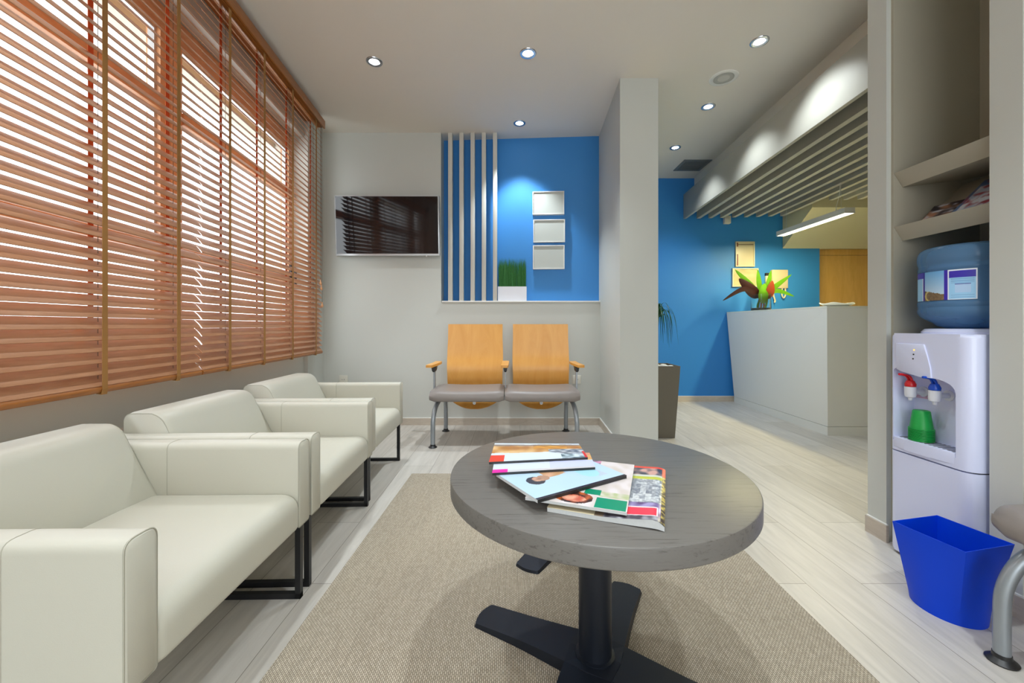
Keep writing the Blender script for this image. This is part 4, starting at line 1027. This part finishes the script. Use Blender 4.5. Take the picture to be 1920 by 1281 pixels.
for k in range(54):
    a = random.uniform(0, 2 * math.pi); L = random.uniform(0.12, 0.19); up = random.uniform(0.03, 0.15); dr = random.uniform(0.12, 0.32)
    b0 = Vector((-0.01, 0, 0.97)); d = Vector((math.cos(a), math.sin(a), 0))
    P = smooth_path([b0, b0 + d * L * .45 + Vector((0, 0, up)), b0 + d * L * .85 + Vector((0, 0, up * .6)), b0 + d * L * 1.05 + Vector((0, 0, up - dr))], 6)
    bm = bmesh.new(); n = len(P); A_, B_ = [], []
    for i, p in enumerate(P):
        u = i / (n - 1); w = 0.0045 * (1 - u ** 3) + 0.0004; sd = Vector((-d.y, d.x, 0.0)) * w
        A_.append(bm.verts.new(p + sd)); B_.append(bm.verts.new(p - sd))
    for i in range(n - 1): bm.faces.new((A_[i], B_[i], B_[i + 1], A_[i + 1]))
    bmesh.ops.solidify(bm, geom=bm.faces[:], thickness=0.0008)
    obj('leaf', bm, M_leaf, t, ang=60)

# ------------------------------------------------------------------ niche shelves and magazines
SY0, SY1 = 1.3425, 1.6995
for (zt, lab) in ((1.559, 'upper grey display shelf in the wall niche, empty'), (1.332, 'lower grey display shelf in the wall niche, holding magazines')):
    t = thing('niche_shelf', lab, 'shelf', (1.612, 1.52, zt), 0, 'display shelves in the wall niche')
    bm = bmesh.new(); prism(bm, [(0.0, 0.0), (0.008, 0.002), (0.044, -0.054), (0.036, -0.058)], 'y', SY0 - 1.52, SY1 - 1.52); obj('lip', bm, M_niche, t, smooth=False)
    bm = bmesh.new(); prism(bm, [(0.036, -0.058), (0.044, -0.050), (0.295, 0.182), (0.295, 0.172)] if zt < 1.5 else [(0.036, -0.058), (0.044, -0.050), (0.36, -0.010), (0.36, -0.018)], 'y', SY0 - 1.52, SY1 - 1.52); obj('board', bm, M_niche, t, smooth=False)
def sh_mag(label, y0, y1, back, cols, tilt, zoff):
    """magazine lying on the sloping board, y range, depth toward the wall"""
    t = thing('magazine', label, 'magazine', (1.668 - zoff * 0.68, (y0 + y1) / 2, 1.2955 + zoff * 0.75), 0, 'magazines on the niche shelf')
    t.rotation_euler = (0, -math.atan(0.265 / 0.286), R(tilt))
    h = (y1 - y0) / 2
    bm = bmesh.new(); box(bm, 0, back, -h, h, 0, 0.006); obj('pages', bm, M_paper, t, smooth=False)
    def cf(u, v):
        a, b, c = cols; q = nz(u, v, 5, zoff * 1000)
        return mixc(mixc(a, b, .5 + q * 1.6), c, max(0, nz(u, v, 9, 7)) * 2)
    painted('cover', lambda u, v: (u * back, (v - .5) * 2 * h, 0.0064), 40, 40, cf, M_print, t)
    return t
sh_mag('white and pale blue magazine leaning on the lower niche shelf, nearest the opening', 1.36, 1.53, 0.20, ((170, 186, 206), (206, 212, 222), (150, 60, 76)), 4, 0.0165)
m2 = sh_mag('magazine with brown and red cover at the left end of the lower niche shelf', 1.46, 1.66, 0.17, ((176, 128, 100), (50, 44, 52), (200, 204, 214)), 12, 0.0)
m3 = sh_mag('blue magazine with a red disc on its cover in the wall niche', 1.35, 1.56, 0.26, ((62, 98, 150), (96, 132, 178), (150, 60, 80)), 3, 0.0085)
bm = bmesh.new(); lathe(bm, [(0, 0.0073), (0.045, 0.0073), (0.045, 0.0066), (0, 0.0066)], 32, c=(0.20, -0.04)); obj('red_disc', bm, M_red, m3)

# ------------------------------------------------------------------ water cooler (faces -x)
KX, KY = 1.548, 1.505           # front plane, centre
t = thing('water_cooler', 'white water cooler with red and blue taps in the wall niche', 'water cooler', (KX, KY, 0))
def eval_bool(bm_a, cutters):
    me = bpy.data.meshes.new('tmp'); bmesh.ops.recalc_face_normals(bm_a, faces=bm_a.faces[:]); bm_a.to_mesh(me); bm_a.free(); oa = bpy.data.objects.new('tmp', me); COL.objects.link(oa)
    cs = []
    for c in cutters:
        mc = bpy.data.meshes.new('tmpc'); bmesh.ops.recalc_face_normals(c, faces=c.faces[:]); c.to_mesh(mc); c.free(); oc = bpy.data.objects.new('tmpc', mc); COL.objects.link(oc); cs.append(oc)
        md = oa.modifiers.new('b', 'BOOLEAN'); md.operation = 'DIFFERENCE'; md.object = oc; md.solver = 'EXACT'
    bpy.context.view_layer.update()
    dg = bpy.context.evaluated_depsgraph_get(); ev = oa.evaluated_get(dg); res = bmesh.new(); res.from_mesh(ev.to_mesh())
    for o in cs + [oa]:
        m_ = o.data; bpy.data.objects.remove(o); bpy.data.meshes.remove(m_)
    return res
HWK = 0.148
plan = rounded([(0, -HWK), (0, HWK), (0.30, HWK), (0.30, -HWK)], [0.045, 0.028, 0.02, 0.02], 8)
bm = bmesh.new(); prism(bm, plan, 'z', 0.417, 0.886)
# soften the top rim
es = [e for e in bm.edges if all(v.co.z > 0.88 for v in e.verts)]
bmesh.ops.bevel(bm, geom=es, offset=0.016, segments=5, profile=0.5, affect='EDGES')
c1 = bmesh.new(); prism(c1, rounded([(0.131, 0.455), (0.131, 0.742), (0.10, 0.752), (0.0, 0.722), (-0.05, 0.722), (-0.10, 0.70), (-0.10, 0.455)], [0.0, 0.018, 0.03, 0.05, 0.04, 0.045, 0.0], 5), 'x', -0.05, 0.085)
body = obj('body', eval_bool(bm, [c1]), M_cooler, t, ang=35)
bm = bmesh.new(); prism(bm, plan, 'z', 0.012, 0.412); es = [e for e in bm.edges if all(v.co.z < 0.02 for v in e.verts)]
bmesh.ops.bevel(bm, geom=es, offset=0.008, segments=2, profile=0.5, affect='EDGES'); obj('lower_door', bm, M_cooler, t, ang=35)
bm = bmesh.new(); prism(bm, rounded([(0.022, -HWK + .006), (0.022, HWK - .006), (0.296, HWK - .004), (0.296, -HWK + .004)], 0.02, 4), 'z', 0.0, 0.43); obj('gap', bm, M_line, t)
bm = bmesh.new(); prism(bm, rounded([(0.30, -HWK - .001), (0.10, -HWK - .001), (0.10, -HWK + .003), (0.30, -HWK + .003)], 0, 2), 'z', 0.03, 0.885)
for k in range(14): box(bm, 0.16, 0.26, -HWK - 0.003, -HWK, 0.48 + k * 0.018, 0.486 + k * 0.018, mi=1)
obj('side_panel', bm, [M_coolg, M_line], t, smooth=False)
# curved tray front and grille
bm = bmesh.new(); prof = rounded([(0.0, 0.129), (-0.010, 0.03), (0.0, -0.098), (0.085, -0.098), (0.085, 0.129)], [0.0, 0.1, 0.0, 0, 0], 8)
prism(bm, prof, 'z', 0.428, 0.470, bev=0.003, seg=2); tray = obj('drip_tray', bm, M_cooler, t)
bm = bmesh.new()
for k in range(13): box(bm, 0.012, 0.074, -0.082 + k * 0.016, -0.076 + k * 0.016, 0.4695, 0.4708)
obj('grille', bm, M_line, tray, smooth=False)
# convex upper badge panel with indicator lights
bm = bmesh.new(); prism(bm, [(0.112, 0.742), (0.115, 0.846), (0.005, 0.846), (-0.008, 0.80), (-0.018, 0.76), (-0.022, 0.722), (0.02, 0.722), (0.09, 0.734)], 'x', -0.005, 0.012, bev=0.002, seg=2); obj('badge_panel', bm, M_cooler, t)
for k, (yy, zz) in enumerate(((0.040, 0.823), (0.042, 0.806), (0.044, 0.789))):
    bm = bmesh.new(); tube(bm, [(-0.0062, yy, zz), (-0.004, yy, zz)], 0.0028, 12); o = obj('indicator', bm, M_ledo if k == 0 else M_line, t); 
def tap(y, m, label):
    z0 = 0.655
    bm = bmesh.new(); tube(bm, [(0.086, y, z0), (0.080, y, z0)], 0.020, 20); tube(bm, [(0.082, y, z0), (0.038, y, z0)], 0.010, 16)
    lathe(bm, [(0, z0 - 0.034), (0.006, z0 - 0.034), (0.007, z0 - 0.024), (0.016, z0 - 0.020), (0.018, z0 - 0.012), (0.018, z0 + 0.020), (0, z0 + 0.020)], 24, c=(0.030, y))
    o = obj('tap', bm, M_outlet_w, t); o['label'] = label
    bm = bmesh.new(); lathe(bm, [(0, z0 + 0.021), (0.017, z0 + 0.021), (0.018, z0 + 0.030), (0.012, z0 + 0.044), (0, z0 + 0.045)], 20, c=(0.030, y))
    for dy in (-0.006, 0.006):
        tube(bm, smooth_path([(0.034, y + dy, z0 + 0.036), (0.022, y + dy, z0 + 0.060), (0.004, y + dy * 0.6, z0 + 0.067), (-0.014, y, z0 + 0.069)], 5), 0.0045, 8)
    obj('tap_lever', bm, m, o)
M_outlet_w = mat('tap_white', (0.72, 0.74, 0.80), 0.3)
tap(0.090, M_red, 'white tap with a red lever'); tap(-0.002, M_bluep, 'white tap with a blue lever')
bm = bmesh.new()
for k in range(4): box(bm, 0.0835, 0.0842, 0.075, 0.122, 0.628 + k * 0.0062, 0.6315 + k * 0.0062)
obj('warning_sticker', bm, mat('sticker_pink', rgb(210, 150, 168), 0.5), t, smooth=False)
bm = bmesh.new(); lathe(bm, [(0, 0.884), (0.128, 0.884), (0.128, 0.893), (0.118, 0.904), (0.10, 0.906), (0, 0.906)], 48, c=(0.162, 0)); obj('collar', bm, M_cooler, t)
# bottle
t = thing('water_bottle', 'large blue water bottle upside down on top of the cooler', 'bottle', (KX + 0.162, KY, 0.907))
bm = bmesh.new()
prof = [(0.03, 0.0), (0.06, 0.0), (0.085, 0.008), (0.098, 0.022), (0.118, 0.034), (0.132, 0.046), (0.1375, 0.058), (0.1385, 0.070), (0.1355, 0.078), (0.1385, 0.086), (0.1385, 0.098), (0.1350, 0.103), (0.1350, 0.214), (0.1382, 0.219), (0.1382, 0.225), (0.1352, 0.231), (0.1352, 0.240),
        (0.1385, 0.247), (0.1395, 0.262), (0.139, 0.280), (0.132, 0.296), (0.118, 0.305), (0.09, 0.308), (0.0, 0.306)]
lathe(bm, prof, 64); obj('bottle_body', bm, M_bottle, t)
bm = bmesh.new(); lathe(bm, [(0, 0.002), (0.05, 0.002), (0.082, 0.012), (0.095, 0.026), (0.115, 0.038), (0.129, 0.05), (0.133, 0.075), (0.131, 0.235), (0, 0.235)], 48)
obj('water', bm, M_water, t)
def lab(u, v):
    # u runs from the left edge of the label to its right as seen from the front
    if u < 0.22:
        if v > 0.8: return (70, 60, 180)
        return (150, 200, 236) if u < 0.2 else (235, 238, 246)
    if u < 0.255: return (50, 44, 150)
    if u < 0.595:
        uu = (u - 0.255) / 0.34
        if v < 0.36 - 0.16 * uu + 0.06 * nz(uu, 0, 3, 1):
            if abs(math.hypot((uu - 0.45) / 1.0, (v - 0.16) / 0.5) - 0.38) < 0.05 and uu < 0.3: return (196, 180, 110)
            return mixc((106, 86, 62), (134, 112, 82), 0.5 + nz(uu, v, 12, 3))
        return mixc((214, 228, 240), (108, 172, 226), v)
    if u < 0.645: return (56, 40, 168)
    uu = (u - 0.645) / 0.355
    if uu < 0.04 or uu > 0.96 or v > 0.96 or v < 0.03: return (226, 234, 246)
    if v > 0.73: return (56, 44, 170)
    if 0.25 < uu < 0.78 and 0.22 < v < 0.52: return (60, 60, 150) if v > 0.49 else (176, 206, 240)
    if int(v * 30) % 2 == 0 and 0.1 < uu < 0.9 and not (0.2 < v < 0.55): return (130, 178, 220)
    return (154, 204, 240)
a0_, a1_ = R(146), R(229)
t_l = painted('label', lambda u, v: (0.1392 * math.cos(a0_ + (a1_ - a0_) * u), 0.1392 * math.sin(a0_ + (a1_ - a0_) * u), 0.103 + v * 0.108), 120, 44, lab, M_label, t)

# green cups, nested upside down on the tray
for k in range(10):
    bm = bmesh.new(); z = 0.0
    lathe(bm, [(0.0, 0.073), (0.0225, 0.073), (0.0255, 0.070), (0.034, 0.0042), (0.0375, 0.0034), (0.038, 0.0016), (0.036, 0.0), (0.0335, 0.0015), (0.0325, 0.006), (0.0245, 0.069), (0.0, 0.071)], 32)
    o = obj('plastic_cup', bm, M_green); o.location = (1.588, 1.562, 0.4712 + k * 0.0049)
    tag(o, ('green plastic cup, topmost of the upside down stack on the cooler tray' if k == 9 else 'green plastic cup, lowest of the upside down stack on the cooler tray' if k == 0 else 'green plastic cup, %s from the top of the stack on the cooler tray' % ORD[9 - k]), 'cup', 'green cups nested on the cooler tray')

# ------------------------------------------------------------------ blue waste bin
t = thing('waste_bin', 'open blue plastic waste bin on the floor before the water cooler', 'bin', (1.405, 1.300, 0))
bm = bmesh.new()
zr = 0.255
rim = [at(1673, 977, zr), at(1811, 1036, zr), at(1903, 1021, zr), at(1757, 966, zr)]
rim = [Vector((p.x - 1.405, p.y - 1.300)) for p in rim]
ctr = sum(rim, Vector((0, 0))) / 4
nseg = 12; N = 4 * nseg
def rim_pt(k, off=0.0):
    e = k // nseg; u = (k % nseg) / nseg; p = rim[e].lerp(rim[(e + 1) % 4], u); return p + (ctr - p) * off
bc = Vector((0.005, 0.005)); 
def ell(k, r):
    p = rim_pt(k) - ctr; a = math.atan2(p.y, p.x); q = rim_pt((k // nseg) * nseg) - ctr
    return bc + Vector((math.cos(a) * r * 1.0, math.sin(a) * r * 1.12))
rings = []
def addring(t_, off, z):
    rr = []
    for k in range(N):
        a = rim_pt(k, off); b = ell(k, 0.083 * (1 - off)); q = a.lerp(b, t_); rr.append(bm.verts.new((q.x, q.y, z)))
    rings.append(rr)
lev = 10
for i in range(lev + 1): addring(1 - i / lev, 0.0, zr * i / lev)
for i in range(lev + 1): addring(i / lev * 0.98, 0.022, zr - (zr - 0.004) * i / lev)
for a, b in zip(rings, rings[1:]):
    for k in range(N): bm.faces.new((a[k], a[(k + 1) % N], b[(k + 1) % N], b[k]))
bm.faces.new(rings[0][::-1]); bm.faces.new(rings[-1])
obj('bin_body', bm, M_bin, t, ang=28)
